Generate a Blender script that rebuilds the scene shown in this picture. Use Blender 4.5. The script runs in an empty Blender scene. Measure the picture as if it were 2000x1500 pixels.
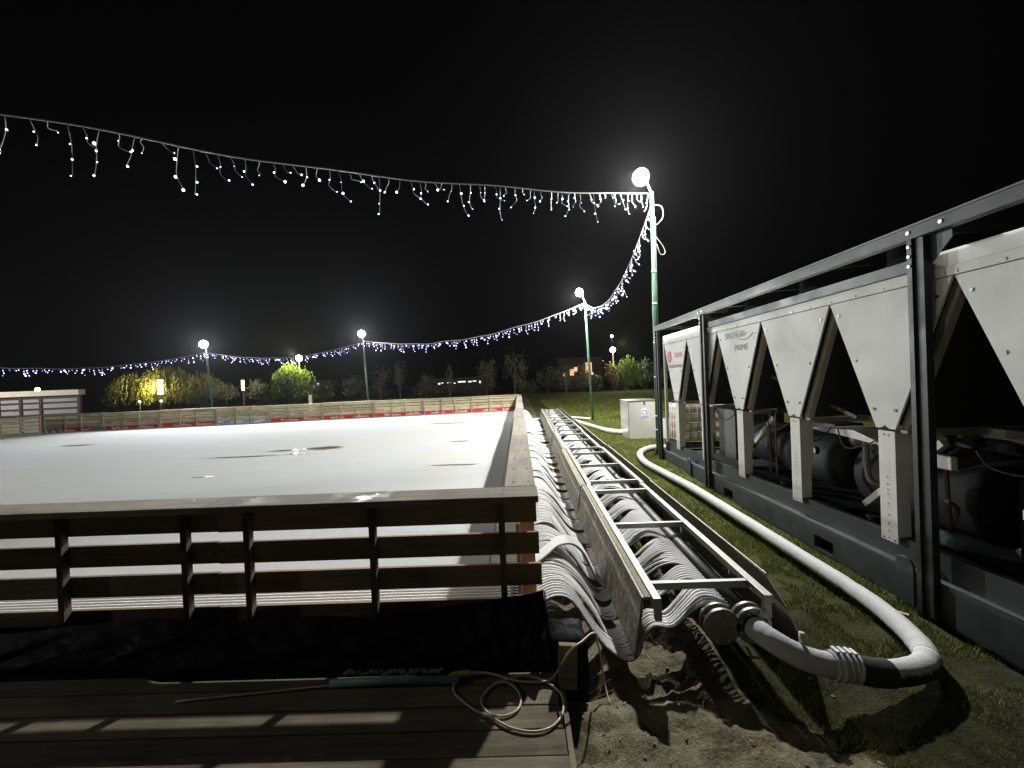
import bpy, bmesh, math, random
import numpy as np
from mathutils import Vector, Matrix, noise as mnoise
R = math.radians
GLOW_HAZE = .00016  # density of the mist added for lamp glow
scn = bpy.context.scene
COL = scn.collection
random.seed(7)
rng = np.random.default_rng(7)

# ------------------------------------------------------------------ helpers
class MB:
    """collects boxes, tubes, prisms and sheets into one mesh"""
    def __init__(s):
        s.v = []; s.f = []; s.m = []; s.sm = []
    def add(s, vs, fs, mi=0, smooth=False):
        b = len(s.v); s.v += [tuple(map(float, p)) for p in vs]
        for f in fs:
            s.f.append([b + i for i in f]); s.m.append(mi); s.sm.append(smooth)
        return s
    def box(s, x0, x1, y0, y1, z0, z1, mi=0, M=None):
        P = [(x0,y0,z0),(x1,y0,z0),(x1,y1,z0),(x0,y1,z0),(x0,y0,z1),(x1,y0,z1),(x1,y1,z1),(x0,y1,z1)]
        if M is not None: P = [tuple(M @ Vector(p)) for p in P]
        return s.add(P, [(0,3,2,1),(4,5,6,7),(0,1,5,4),(1,2,6,5),(2,3,7,6),(3,0,4,7)], mi)
    def bar(s, a, b, w, h, mi=0, up=(0,0,1)):
        """box along a->b, w sideways, h along up"""
        a = Vector(a); b = Vector(b); d = (b-a); L = d.length; d.normalize()
        u = Vector(up); sd = d.cross(u)
        if sd.length < 1e-5: u = Vector((0,1,0)); sd = d.cross(u)
        sd.normalize(); u = sd.cross(d)
        M = Matrix((( sd.x, d.x, u.x, a.x),(sd.y, d.y, u.y, a.y),(sd.z, d.z, u.z, a.z),(0,0,0,1)))
        return s.box(-w/2, w/2, 0, L, -h/2, h/2, mi, M)
    def tube(s, pts, r, n=8, mi=0, caps=True, smooth=True):
        pts = [Vector(p) for p in pts]
        rs = r if hasattr(r, '__len__') else [r]*len(pts)
        N = None; rings = []
        for i, p in enumerate(pts):
            t = (pts[min(i+1, len(pts)-1)] - pts[max(i-1, 0)])
            if t.length < 1e-9: t = Vector((0,0,1))
            t.normalize()
            if N is None:
                N = t.cross(Vector((0,0,1)))
                if N.length < 1e-3: N = t.cross(Vector((1,0,0)))
            N = N - t*N.dot(t)
            if N.length < 1e-6: N = t.cross(Vector((0.3,1,0.2)))
            N.normalize(); B = t.cross(N)
            rings.append([p + (N*math.cos(2*math.pi*k/n) + B*math.sin(2*math.pi*k/n))*rs[i] for k in range(n)])
        vs = [q for ring in rings for q in ring]
        fs = [(i*n+k, i*n+(k+1)%n, (i+1)*n+(k+1)%n, (i+1)*n+k) for i in range(len(pts)-1) for k in range(n)]
        s.add(vs, fs, mi, smooth)
        if caps:
            b = len(s.v) - len(vs)
            s.f.append([b+k for k in range(n)][::-1]); s.m.append(mi); s.sm.append(False)
            e = b + (len(pts)-1)*n
            s.f.append([e+k for k in range(n)]); s.m.append(mi); s.sm.append(False)
        return s
    def cyl(s, a, b, r, n=24, mi=0, r2=None):
        return s.tube([a, b], [r, r if r2 is None else r2], n, mi)
    def lathe(s, prof, n=24, mi=0, M=None, smooth=True):
        """prof: (radius, height) along local z"""
        vs = []
        for (r, z) in prof:
            for k in range(n):
                p = Vector((r*math.cos(2*math.pi*k/n), r*math.sin(2*math.pi*k/n), z))
                vs.append(M @ p if M is not None else p)
        fs = [(i*n+k, i*n+(k+1)%n, (i+1)*n+(k+1)%n, (i+1)*n+k) for i in range(len(prof)-1) for k in range(n)]
        return s.add(vs, fs, mi, smooth)
    def prism(s, poly, off, mi=0):
        """poly: list of 3D points (one face), extruded by vector off"""
        n = len(poly); o = Vector(off)
        vs = [Vector(p) for p in poly] + [Vector(p)+o for p in poly]
        fs = [tuple(range(n))[::-1], tuple(range(n, 2*n))] + [(i, (i+1)%n, n+(i+1)%n, n+i) for i in range(n)]
        return s.add(vs, fs, mi)
    def ball(s, c, r, n=8, mi=0, sz=1.0):
        prof = [(r*math.sin(math.pi*i/(n//2+1)), -r*sz*math.cos(math.pi*i/(n//2+1))) for i in range(n//2+2)]
        return s.lathe(prof, n, mi, Matrix.Translation(Vector(c)))
    def grid(s, P, mi=0, smooth=True):
        """P: rows of points"""
        h = len(P); w = len(P[0])
        return s.add([p for r in P for p in r], [(i*w+j, i*w+j+1, (i+1)*w+j+1, (i+1)*w+j) for i in range(h-1) for j in range(w-1)], mi, smooth)
    def build(s, name, mats, parent=None, bevel=0, recalc=True):
        me = bpy.data.meshes.new(name)
        me.from_pydata(s.v, [], s.f)
        if not isinstance(mats, (list, tuple)): mats = [mats]
        for m in mats: me.materials.append(m)
        me.polygons.foreach_set('material_index', s.m)
        me.polygons.foreach_set('use_smooth', s.sm)
        if recalc:
            bm = bmesh.new(); bm.from_mesh(me); bmesh.ops.recalc_face_normals(bm, faces=bm.faces); bm.to_mesh(me); bm.free()
        me.update()
        o = bpy.data.objects.new(name, me); COL.objects.link(o)
        if parent is not None: o.parent = parent
        if bevel:
            b = o.modifiers.new('bevel', 'BEVEL'); b.width = bevel; b.segments = 2; b.limit_method = 'ANGLE'
        return o

def bolts(name, items, mat, parent, n=8, off=Vector((0,0,0))):
    """each bolt a small part of its own"""
    for a, b, r in items:
        a = Vector(a)-off; b = Vector(b)-off; c = a
        m = MB(); m.cyl((0,0,0), b-a, r, n); o = m.build(name, mat, parent); o.location = a
def tag(o, label=None, cat=None, group=None, kind=None):
    if label: o['label'] = label
    if cat: o['category'] = cat
    if group: o['group'] = group
    if kind: o['kind'] = kind
    return o
def thing(name, label, cat, loc=(0,0,0), group=None, rz=0):
    o = bpy.data.objects.new(name, None); COL.objects.link(o)
    o.location = loc; o.rotation_euler = (0,0,rz); o.empty_display_size = .1
    return tag(o, label, cat, group)
def copy_tree(o, parent=None):
    c = o.copy(); COL.objects.link(c)
    if parent is not None: c.parent = parent
    for ch in [x for x in bpy.data.objects if x.parent == o]: copy_tree(ch, c)
    return c
def catmull(P, m=8, closed=False):
    P = [Vector(p) for p in P]; out = []
    for i in range(len(P)-1):
        p0 = P[max(i-1,0)]; p1 = P[i]; p2 = P[i+1]; p3 = P[min(i+2, len(P)-1)]
        for k in range(m):
            t = k/m
            out.append(0.5*((2*p1) + (p2-p0)*t + (2*p0-5*p1+4*p2-p3)*t*t + (3*p1-p0-3*p2+p3)*t**3))
    out.append(P[-1]); return out
def sstep(a, b, x):
    t = np.clip((x-a)/(b-a), 0, 1); return t*t*(3-2*t)
def nz(x, y, z=0.0): return mnoise.noise(Vector((x, y, z)))

# ------------------------------------------------------------------ materials
def nodes(name):
    m = bpy.data.materials.new(name); m.use_nodes = True
    nt = m.node_tree; b = nt.nodes['Principled BSDF']
    return m, nt, b
def N(nt, t, **k):
    n = nt.nodes.new(t)
    for a, v in k.items(): setattr(n, a, v)
    return n
def ramp(nt, fac, stops):
    r = N(nt, 'ShaderNodeValToRGB'); e = r.color_ramp.elements
    while len(e) < len(stops): e.new(.5)
    for el, (p, c) in zip(e, stops):
        el.position = p; el.color = (*c, 1) if len(c) == 3 else c
    nt.links.new(fac, r.inputs[0]); return r
def coords(nt, scale=(1,1,1), kind='Object'):
    tc = N(nt, 'ShaderNodeTexCoord'); mp = N(nt, 'ShaderNodeMapping'); mp.inputs['Scale'].default_value = scale
    nt.links.new(tc.outputs[kind], mp.inputs[0]); return mp.outputs[0]
def noise(nt, co, scale, detail=4, rough=.55, dist=0):
    n = N(nt, 'ShaderNodeTexNoise'); n.inputs['Scale'].default_value = scale; n.inputs['Detail'].default_value = detail
    n.inputs['Roughness'].default_value = rough; n.inputs['Distortion'].default_value = dist
    nt.links.new(co, n.inputs[0]); return n.outputs['Fac']
def bump(nt, b, h, strength=.3, dist=.01):
    u = N(nt, 'ShaderNodeBump'); u.inputs['Strength'].default_value = strength; u.inputs['Distance'].default_value = dist
    nt.links.new(h, u.inputs['Height']); nt.links.new(u.outputs[0], b.inputs['Normal'])
def mix(nt, fac, a, c, mode='MIX'):
    x = N(nt, 'ShaderNodeMix'); x.data_type = 'RGBA'; x.blend_type = mode
    for sock, val in ((x.inputs[0], fac), (x.inputs[6], a), (x.inputs[7], c)):
        if hasattr(val, 'is_linked'): nt.links.new(val, sock)
        else: sock.default_value = val if not isinstance(val, tuple) or len(val) == 4 else (*val, 1)
    return x.outputs[2]
def math_n(nt, op, a, c=None):
    x = N(nt, 'ShaderNodeMath', operation=op)
    for sock, val in ((x.inputs[0], a), (x.inputs[1], c)):
        if val is None: continue
        if hasattr(val, 'is_linked'): nt.links.new(val, sock)
        else: sock.default_value = val
    return x.outputs[0]

def plain(name, col, rough=.5, metal=0, var=.25, scale=6, bmp=.08, spec=.5, stretch=(1,1,1)):
    m, nt, b = nodes(name)
    co = coords(nt, stretch)
    f = noise(nt, co, scale, 5, .6); f2 = noise(nt, co, scale*9, 3)
    lo = tuple(c*(1-var) for c in col); hi = tuple(min(1, c*(1+var)) for c in col)
    r = ramp(nt, f, [(.3, lo), (.7, hi)])
    c2 = mix(nt, .35, r.outputs[0], ramp(nt, f2, [(.3, lo), (.7, hi)]).outputs[0])
    nt.links.new(c2, b.inputs['Base Color'])
    rr = ramp(nt, f, [(.25, (max(.02, rough-.12),)*3), (.75, (min(1, rough+.12),)*3)])
    nt.links.new(rr.outputs[0], b.inputs['Roughness'])
    b.inputs['Metallic'].default_value = metal; b.inputs['Specular IOR Level'].default_value = spec
    if bmp: bump(nt, b, f2, bmp, .01)
    return m
def grimy(name, col, rough, streak, scale=1):
    """painted sheet with faint rain streaks, handling smudges and a duller lower rim"""
    m, nt, b = nodes(name)
    st = noise(nt, coords(nt, (3, 16, .55)), 1.6*scale, 6, .65); bl = noise(nt, coords(nt), 1.4*scale, 5, .6, .6); fi = noise(nt, coords(nt), 60, 3)
    c = ramp(nt, st, [(.34, tuple(x*(1-streak) for x in col)), (.58, col)]).outputs[0]
    c = mix(nt, ramp(nt, bl, [(.52, (0,0,0)), (.76, (.5,.5,.5))]).outputs[0], c, tuple(x*f for x, f in zip(col, (.74,.72,.66))))
    c = mix(nt, ramp(nt, fi, [(.66, (0,0,0)), (.74, (.35,.35,.35))]).outputs[0], c, tuple(x*.5 for x in col))
    nt.links.new(c, b.inputs['Base Color']); nt.links.new(ramp(nt, bl, [(.3, (rough-.12,)*3), (.7, (rough+.15,)*3)]).outputs[0], b.inputs['Roughness'])
    bump(nt, b, noise(nt, coords(nt), 2.2, 2), .12, .02); return m
def wood(name, dark, light, axis=0, rough=.75, ribs=0, wet=0.0, stain=None):
    """grain along the given axis; every plank object differs through Object Info"""
    m, nt, b = nodes(name)
    tc = N(nt, 'ShaderNodeTexCoord'); oi = N(nt, 'ShaderNodeObjectInfo')
    add = N(nt, 'ShaderNodeVectorMath', operation='ADD'); cmb = N(nt, 'ShaderNodeCombineXYZ')
    off = math_n(nt, 'MULTIPLY', oi.outputs['Random'], 37.0)
    for i in range(3): nt.links.new(off, cmb.inputs[i])
    nt.links.new(tc.outputs['Object'], add.inputs[0]); nt.links.new(cmb.outputs[0], add.inputs[1])
    mp = N(nt, 'ShaderNodeMapping'); sc = [9, 9, 9]; sc[axis] = .55
    mp.inputs['Scale'].default_value = sc; nt.links.new(add.outputs[0], mp.inputs[0])
    g = noise(nt, mp.outputs[0], 3.2, 8, .65, .6); blot = noise(nt, add.outputs[0], 2.3, 5, .6)
    c = ramp(nt, g, [(.28, dark), (.72, light)]).outputs[0]
    d2 = tuple(x*.45 for x in dark)
    c = mix(nt, ramp(nt, blot, [(.42, (0,0,0)), (.75, (.6,.6,.6))]).outputs[0], c, d2)
    if stain: c = mix(nt, ramp(nt, noise(nt, add.outputs[0], 1.1, 3), [(.45, (0,0,0)), (.62, (.75,.75,.75))]).outputs[0], c, stain)
    hv = N(nt, 'ShaderNodeHueSaturation'); nt.links.new(c, hv.inputs['Color'])
    nt.links.new(math_n(nt, 'ADD', math_n(nt, 'MULTIPLY', oi.outputs['Random'], .5), .72), hv.inputs['Value'])
    nt.links.new(hv.outputs[0], b.inputs['Base Color'])
    rv = ramp(nt, blot, [(.58, (rough,)*3), (.70, (max(.08, rough-wet),)*3)])
    nt.links.new(rv.outputs[0], b.inputs['Roughness'])
    b.inputs['Specular IOR Level'].default_value = .25
    h = g
    if ribs:
        w = N(nt, 'ShaderNodeTexWave', wave_type='BANDS', bands_direction='XYZ'[1-axis] if axis < 2 else 'X')
        w.inputs['Scale'].default_value = ribs; nt.links.new(tc.outputs['Object'], w.inputs[0])
        h = math_n(nt, 'ADD', math_n(nt, 'MULTIPLY', w.outputs['Fac'], 1.2), g)
    bump(nt, b, h, .45, .006)
    return m
def emit(name, col, strength, sample=False):
    m, nt, b = nodes(name)
    b.inputs['Base Color'].default_value = (.05,.05,.05,1)
    b.inputs['Emission Color'].default_value = (*col, 1); b.inputs['Emission Strength'].default_value = strength
    m.cycles.emission_sampling = 'AUTO' if sample else 'NONE'
    return m

M = {}
M['wood_dark'] = wood('dark stained softwood', (.15,.11,.075), (.36,.27,.185), 0, .8, stain=(.25,.165,.095))
M['wood_post'] = wood('dark post wood', (.06,.045,.034), (.17,.125,.09), 2, .8)
M['wood_cap_x'] = wood('weathered cap board along x', (.13,.112,.083), (.33,.29,.225), 0, .80, wet=.58)
M['wood_cap_y'] = wood('weathered ribbed cap board along y', (.19,.17,.13), (.37,.34,.275), 1, .75, ribs=40)
M['wood_pale_x'] = wood('pale barrier pine along x', (.38,.33,.205), (.60,.54,.36), 0, .7)
M['wood_pale_y'] = wood('pale barrier pine along y', (.26,.20,.12), (.45,.37,.24), 1, .7)
M['wood_pale_z'] = wood('pale post pine', (.32,.26,.17), (.52,.44,.30), 2, .7)
M['wood_orange'] = wood('raw orange pine', (.36,.19,.07), (.55,.33,.14), 2, .7)
M['deck'] = wood('worn deck plank', (.10,.087,.060), (.25,.22,.155), 0, .85)
M['galv'] = plain('galvanised steel', (.30,.30,.285), .5, .45, .3, 16, .15)
M['galv_dark'] = plain('dull flange steel', (.24,.235,.215), .42, .7, .4, 18, .2)
M['frost'] = None
M['skid'] = plain('blue grey skid paint', (.030,.034,.037), .5, 0, .3, 5, .06)
M['postpaint'] = plain('dark frame paint', (.015,.016,.018), .5, 0, .3, 5, .05)
M['beampaint'] = plain('grey frame paint', (.050,.055,.060), .48, 0, .2, 4, .05)
M['panel'] = grimy('off white powder coat', (.66,.66,.62), .58, .035)
M['legpaint'] = grimy('off white leg paint', (.68,.67,.62), .5, .13, 1.6)
M['tan'] = plain('dusty beige steel', (.40,.36,.28), .6, 0, .25, 8, .08)
M['coil'] = plain('dark coil fins', (.022,.022,.022), .55, .3, .4, 30, .2)
M['black'] = plain('black foam insulation', (.018,.018,.019), .7, 0, .4, 10, .15)
M['blackgloss'] = plain('black glossy plastic', (.006,.006,.007), .8, 0, .3, 8, .05, 0)
M['motor'] = plain('dark grey motor casing', (.024,.027,.029), .6, 0, .35, 9, .1)
M['pipe'] = plain('dull brown pipe', (.12,.105,.085), .5, .3, .3, 10, .1)
M['bolt'] = plain('bolt head', (.10,.10,.10), .35, .8, .2, 20, 0)
M['boltbright'] = plain('zinc bolt head', (.62,.62,.60), .35, .7, .2, 20, 0)
M['yellow'] = plain('yellow tape', (.55,.42,.03), .5, 0, .25, 12, .1)
M['white'] = plain('white plastic', (.75,.75,.73), .45, 0, .08, 5, .03)
M['red'] = plain('red print', (.62,.03,.025), .5, 0, .1, 5, 0)
M['greytxt'] = plain('grey print', (.10,.10,.105), .5, 0, .1, 5, 0)
M['blue'] = plain('blue print', (.02,.17,.62), .5, 0, .1, 5, 0)
M['green'] = plain('green pole paint', (.045,.125,.07), .45, 0, .3, 9, .08)
M['tie'] = plain('white cable tie', (.72,.75,.72), .5, 0, .1, 5, 0)
M['rust'] = plain('rusty gusset', (.20,.085,.045), .8, 0, .4, 14, .25)
M['cable'] = plain('cream cable', (.58,.50,.36), .5, 0, .18, 8, .03)
M['wire'] = plain('white light cable', (.30,.31,.32), .5, 0, .1, 8, 0)
M['bluepipe'] = plain('pale blue pipe', (.20,.31,.32), .5, 0, .25, 14, .08)
M['ibc'] = plain('yellowed tank plastic', (.62,.56,.40), .45, 0, .12, 3, .05)
M['palebox'] = plain('polished steel sheet', (.72,.72,.70), .24, .42, .06, 1.2, .02)
M['roofedge'] = plain('pale roof fascia', (.45,.41,.30), .6, 0, .12, 3, .05)
M['maroon'] = plain('maroon frame paint', (.05,.014,.015), .55, 0, .2, 4, .05)
M['shedpanel'] = plain('grey shed panel', (.24,.238,.235), .6, 0, .12, 2, .05)
M['bark'] = plain('bark', (.09,.07,.05), .9, 0, .4, 12, .4)
M['bark_pale'] = plain('pale bark', (.17,.15,.12), .9, 0, .35, 12, .4)
M['housing'] = plain('lamp housing', (.16,.16,.17), .5, .4, .2, 8, .05)
M['facade'] = plain('dim facade plaster', (.12,.10,.085), .8, 0, .2, 1, .05)
M['cabinet'] = plain('dark grey cabinet', (.10,.098,.09), .6, 0, .2, 5, .05)  # one even dark grey
M['copper'] = plain('tarnished copper', (.10,.055,.034), .55, .3, .3, 12, .1)
M['rope'] = plain('greyish sealant foam', (.17,.17,.165), .8, 0, .2, 20, .2)

def frost_mat(name, white, under, sharp=(-.25, .35), rough=.8, grain=220, rag=.9):
    """hoarfrost lying on the upward side of a dark pipe, with a ragged lower edge"""
    m, nt, b = nodes(name)
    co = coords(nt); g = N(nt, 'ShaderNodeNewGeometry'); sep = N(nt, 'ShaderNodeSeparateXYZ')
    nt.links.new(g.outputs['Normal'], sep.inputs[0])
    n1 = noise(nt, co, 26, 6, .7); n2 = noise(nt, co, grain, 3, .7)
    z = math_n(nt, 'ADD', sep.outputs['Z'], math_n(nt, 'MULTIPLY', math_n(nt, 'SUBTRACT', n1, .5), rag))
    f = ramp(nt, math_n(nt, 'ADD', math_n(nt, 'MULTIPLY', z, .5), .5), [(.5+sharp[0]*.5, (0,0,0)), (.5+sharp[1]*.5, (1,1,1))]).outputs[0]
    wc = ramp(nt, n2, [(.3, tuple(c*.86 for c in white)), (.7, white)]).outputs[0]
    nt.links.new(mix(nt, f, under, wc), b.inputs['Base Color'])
    b.inputs['Roughness'].default_value = rough
    bump(nt, b, math_n(nt, 'ADD', n2, math_n(nt, 'MULTIPLY', n1, 1.6)), .75, .006)
    return m
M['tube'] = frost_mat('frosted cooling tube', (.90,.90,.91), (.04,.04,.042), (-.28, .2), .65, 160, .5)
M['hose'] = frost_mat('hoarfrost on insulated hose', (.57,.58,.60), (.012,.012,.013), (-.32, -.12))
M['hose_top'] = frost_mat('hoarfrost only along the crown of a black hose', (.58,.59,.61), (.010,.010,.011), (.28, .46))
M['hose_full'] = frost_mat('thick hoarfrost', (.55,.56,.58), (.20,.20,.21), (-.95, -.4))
M['fr_clamp'] = plain('frosted clamp', (.55,.56,.57), .6, .2, .25, 30, .2)

def ice_mat():
    m, nt, b = nodes('smeared rink ice')
    co = coords(nt, (.28, 2.2, 1)); big = coords(nt)
    n1 = noise(nt, co, 1.3, 6, .6, .4); n2 = noise(nt, big, .25, 4, .55, .5); n3 = noise(nt, coords(nt, (.5, 5, 1)), 3.2, 5, .65)
    c = ramp(nt, n1, [(.26, (.455,.472,.487)), (.60, (.515,.525,.525))]).outputs[0]
    c = mix(nt, ramp(nt, n2, [(.45, (0,0,0)), (.70, (.55,.55,.55))]).outputs[0], c, (.50,.485,.425))
    c = mix(nt, ramp(nt, n3, [(.62, (0,0,0)), (.80, (.7,.7,.7))]).outputs[0], c, (.27,.27,.25))
    nt.links.new(c, b.inputs['Base Color'])
    nt.links.new(ramp(nt, n1, [(.3, (.75,)*3), (.6, (.95,)*3)]).outputs[0], b.inputs['Roughness'])
    b.inputs['Specular IOR Level'].default_value = .015
    bump(nt, b, noise(nt, coords(nt, (1, 2, 1)), 6, 5), .12, .01)
    return m
M['ice'] = ice_mat()
def puddle_mat():
    m, nt, b = nodes('brownish melt water')
    n = noise(nt, coords(nt), 1.6, 4)
    nt.links.new(ramp(nt, n, [(.35, (.20,.17,.085)), (.65, (.27,.23,.13))]).outputs[0], b.inputs['Base Color'])
    b.inputs['Roughness'].default_value = .06; b.inputs['IOR'].default_value = 1.33
    bump(nt, b, noise(nt, coords(nt), 3.5, 3), .06, .01)
    at = N(nt, 'ShaderNodeAttribute'); at.attribute_name = 'rim'
    e = math_n(nt, 'ADD', at.outputs['Fac'], math_n(nt, 'MULTIPLY', math_n(nt, 'SUBTRACT', noise(nt, coords(nt, (1, 4, 1)), 3.0, 6, .7), .5), .9))
    a = ramp(nt, e, [(.22, (0,0,0)), (.62, (1,1,1))]).outputs[0]; nt.links.new(a, b.inputs['Alpha'])
    return m
M['puddle'] = puddle_mat()
def ground_mat():
    m, nt, b = nodes('grass soil and sand')
    at = N(nt, 'ShaderNodeAttribute'); at.attribute_name = 'sand'
    co = coords(nt)
    g1 = noise(nt, co, .9, 6, .65); g2 = noise(nt, co, 55, 4, .7); s1 = noise(nt, co, 7, 8, .7, .5); s2 = noise(nt, co, 70, 4, .7)
    grass = mix(nt, .5, ramp(nt, g2, [(.3, (.040,.052,.009)), (.7, (.12,.14,.028))]).outputs[0],
                ramp(nt, g1, [(.35, (.045,.06,.012)), (.65, (.12,.125,.035))]).outputs[0])
    so = N(nt, 'ShaderNodeAttribute'); so.attribute_name = 'dim_soil'
    dim_soil = ramp(nt, s1, [(.35, (.010,.010,.006)), (.5, (.024,.023,.012)), (.66, (.045,.043,.024))]).outputs[0]
    grass = mix(nt, math_n(nt, 'MULTIPLY', so.outputs['Fac'], ramp(nt, g1, [(.3, (.35,)*3), (.6, (1,)*3)]).outputs[0]), grass, dim_soil)  # ground colour darkened here to paint the dim light near the camera
    sand = ramp(nt, s1, [(.34, (.05,.043,.026)), (.46, (.15,.135,.085)), (.66, (.29,.265,.17))]).outputs[0]
    sand = mix(nt, .3, sand, ramp(nt, s2, [(.35, (.08,.07,.045)), (.65, (.32,.295,.20))]).outputs[0])
    edge = math_n(nt, 'ADD', at.outputs['Fac'], math_n(nt, 'MULTIPLY', math_n(nt, 'SUBTRACT', s1, .5), 1.1))
    f = ramp(nt, edge, [(.42, (0,0,0)), (.6, (1,1,1))]).outputs[0]
    nt.links.new(mix(nt, f, grass, sand), b.inputs['Base Color']); b.inputs['Roughness'].default_value = .95
    b.inputs['Specular IOR Level'].default_value = .15
    bump(nt, b, math_n(nt, 'ADD', math_n(nt, 'MULTIPLY', s1, 2.0), s2), .9, .02)
    return m
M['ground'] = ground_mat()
def plastic_mat():
    m, nt, b = nodes('black plastic film')
    b.inputs['Base Color'].default_value = (.010,.009,.011,1); b.inputs['Specular IOR Level'].default_value = .06
    co = coords(nt); n1 = noise(nt, co, 6, 3, .5, 1.0); n2 = noise(nt, co, 38, 4, .6, .8)
    nt.links.new(ramp(nt, n1, [(.3, (.5,)*3), (.7, (.75,)*3)]).outputs[0], b.inputs['Roughness'])
    bump(nt, b, math_n(nt, 'ADD', n1, math_n(nt, 'MULTIPLY', n2, .15)), .35, .02)
    return m
M['plastic'] = plastic_mat()
def board_mat(name, lo, hi, spots, rough):
    m, nt, b = nodes(name)
    co = coords(nt, (1, 1.0, 1)); diag = coords(nt, (4, 5, 1.3))
    n1 = noise(nt, co, 4, 6, .7); n2 = noise(nt, diag, 5.5, 7, .75, 1.0); n3 = noise(nt, diag, 17, 4, .7, .5)
    c = ramp(nt, n1, [(.3, lo), (.7, hi)]).outputs[0]
    c = mix(nt, ramp(nt, n2, [(.49, (0,0,0)), (.58, (.9,.9,.9))]).outputs[0], c, spots)
    c = mix(nt, ramp(nt, n3, [(.51, (0,0,0)), (.58, (.85,.85,.85))]).outputs[0], c, tuple(x*.4 for x in lo))
    nt.links.new(c, b.inputs['Base Color'])
    nt.links.new(ramp(nt, n2, [(.3, (rough,)*3), (.7, (min(1, rough+.4),)*3)]).outputs[0], b.inputs['Roughness'])
    bump(nt, b, n2, .3, .005)
    return m
M['board'] = board_mat('frosted film faced plywood', (.10,.087,.058), (.25,.22,.155), (.60,.57,.49), .4)
M['boardtop'] = plain('frost grained board edge', (.40,.37,.26), .9, 0, .55, 42, .8)
M['sheet'] = plain('dark steel sheet', (.26,.245,.19), .5, 0, .4, 9, .08)
M['sheet_lit_edge'] = plain('lamp lit sheet edge', (.42,.40,.33), .5, .3, .25, 30, .1)  # lighter copy of the sheet colour, painting light on its top edge
def leaf_mat(name, lo, hi):
    m, nt, b = nodes(name)
    n = noise(nt, coords(nt), 1.7, 4, .7); n2 = noise(nt, coords(nt), 14, 2)
    c = ramp(nt, math_n(nt, 'ADD', math_n(nt, 'MULTIPLY', n, .6), math_n(nt, 'MULTIPLY', n2, .4)), [(.35, lo), (.65, hi)]).outputs[0]
    nt.links.new(c, b.inputs['Base Color']); b.inputs['Roughness'].default_value = .65
    b.inputs['Subsurface Weight'].default_value = 0
    return m
M['leaf_dark'] = leaf_mat('dark winter leaves', (.035,.042,.022), (.11,.12,.07))
M['leaf_grey'] = leaf_mat('greyish leaves', (.08,.082,.06), (.20,.20,.15))
M['leaf_willow'] = leaf_mat('yellow willow leaves', (.10,.105,.02), (.22,.215,.045))
M['leaf_green'] = leaf_mat('bright willow leaves', (.06,.10,.012), (.19,.26,.035))
M['leaf_gold'] = leaf_mat('gold autumn leaves', (.10,.075,.02), (.22,.16,.05))
M['lens_a'] = emit('floodlight lens', (1.0,.985,.93), 60)
M['lens_b'] = emit('far floodlight lens', (.97,.98,1.0), 75)
M['lens_y'] = emit('street lamp lens', (.96,1.0,.72), 45)
M['lens_w'] = emit('small lamp lens', (1.0,.93,.8), 25)
M['bulb'] = emit('cold white light bulb', (.50,.55,1.0), 7)
M['bulb_far'] = emit('violet light bulb', (.44,.39,1.0), 9)
M['warm'] = emit('warm lit column', (1.0,.66,.32), 5, True)
M['window_warm'] = emit('lit window', (1.0,.55,.28), .9)
M['window_white'] = emit('lit strip window', (.92,.95,1.0), 1.0)

# ------------------------------------------------------------------ camera, world, render settings
cam = bpy.data.cameras.new('camera'); co = bpy.data.objects.new('camera', cam); COL.objects.link(co)
yaw, pitch, roll = R(1.0), R(-.5), R(2.3)
fwd = Vector((-math.sin(yaw)*math.cos(pitch), math.cos(yaw)*math.cos(pitch), math.sin(pitch)))
r0 = Vector((math.cos(yaw), math.sin(yaw), 0)); u0 = r0.cross(fwd)
rt = math.cos(roll)*r0 - math.sin(roll)*u0; up = math.sin(roll)*r0 + math.cos(roll)*u0
co.matrix_world = Matrix(((rt.x, up.x, -fwd.x, 0), (rt.y, up.y, -fwd.y, 0), (rt.z, up.z, -fwd.z, 1.65), (0,0,0,1)))
cam.sensor_width = 36; cam.lens = 36*.4; cam.clip_start = .05; cam.clip_end = 2000
scn.camera = co
w = bpy.data.worlds.new('World'); scn.world = w; w.use_nodes = True
bg = w.node_tree.nodes['Background']; bg.inputs[0].default_value = (.9,.88,1.0,1); bg.inputs[1].default_value = .0004
vs = scn.view_settings; vs.view_transform = 'Standard'; vs.look = 'None'; vs.exposure = .4; vs.gamma = 1
scn.cycles.use_denoising = True; scn.cycles.max_bounces = 6; scn.cycles.sample_clamp_indirect = 4
scn.cycles.use_adaptive_sampling = True; scn.cycles.adaptive_threshold = .01

# ------------------------------------------------------------------ ground
def zbase(x, y):
    """the lie of the land without roughness (numpy friendly)"""
    z = -.12 - .08*(1 - sstep(4.5, 8.5, y)) + 0*x
    z = z - .11*sstep(.18, .34, x)*(1 - sstep(.66, 1.25, x))*sstep(2.2, 2.55, y)*(1-sstep(19, 20, y))
    return z
def axis_vals(lo, hi, a, b, fine, grow=1.22):
    v = list(np.arange(a, b+1e-6, fine)); s = fine
    while v[-1] < hi: s *= grow; v.append(v[-1]+s)
    s = fine
    while v[0] > lo: s *= grow; v.insert(0, v[0]-s)
    return np.array(v)
xs = axis_vals(-320, 320, .15, 3.4, .028); ys = axis_vals(-60, 420, 1.0, 4.0, .028)
X, Y = np.meshgrid(xs, ys)
Z = zbase(X, Y)
SAND = (1 - sstep(1.15, 1.75, X + .28*np.sin(Y*3.1) + .25*(Y-2.0)*(Y < 2.0)))*(1 - sstep(3.4, 5.0, Y))
SAND = np.maximum(SAND, (1 - sstep(.72, .86, X)) * (X > 0))
near = (X > -.5) & (X < 7) & (Y > .3) & (Y < 7)
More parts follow.
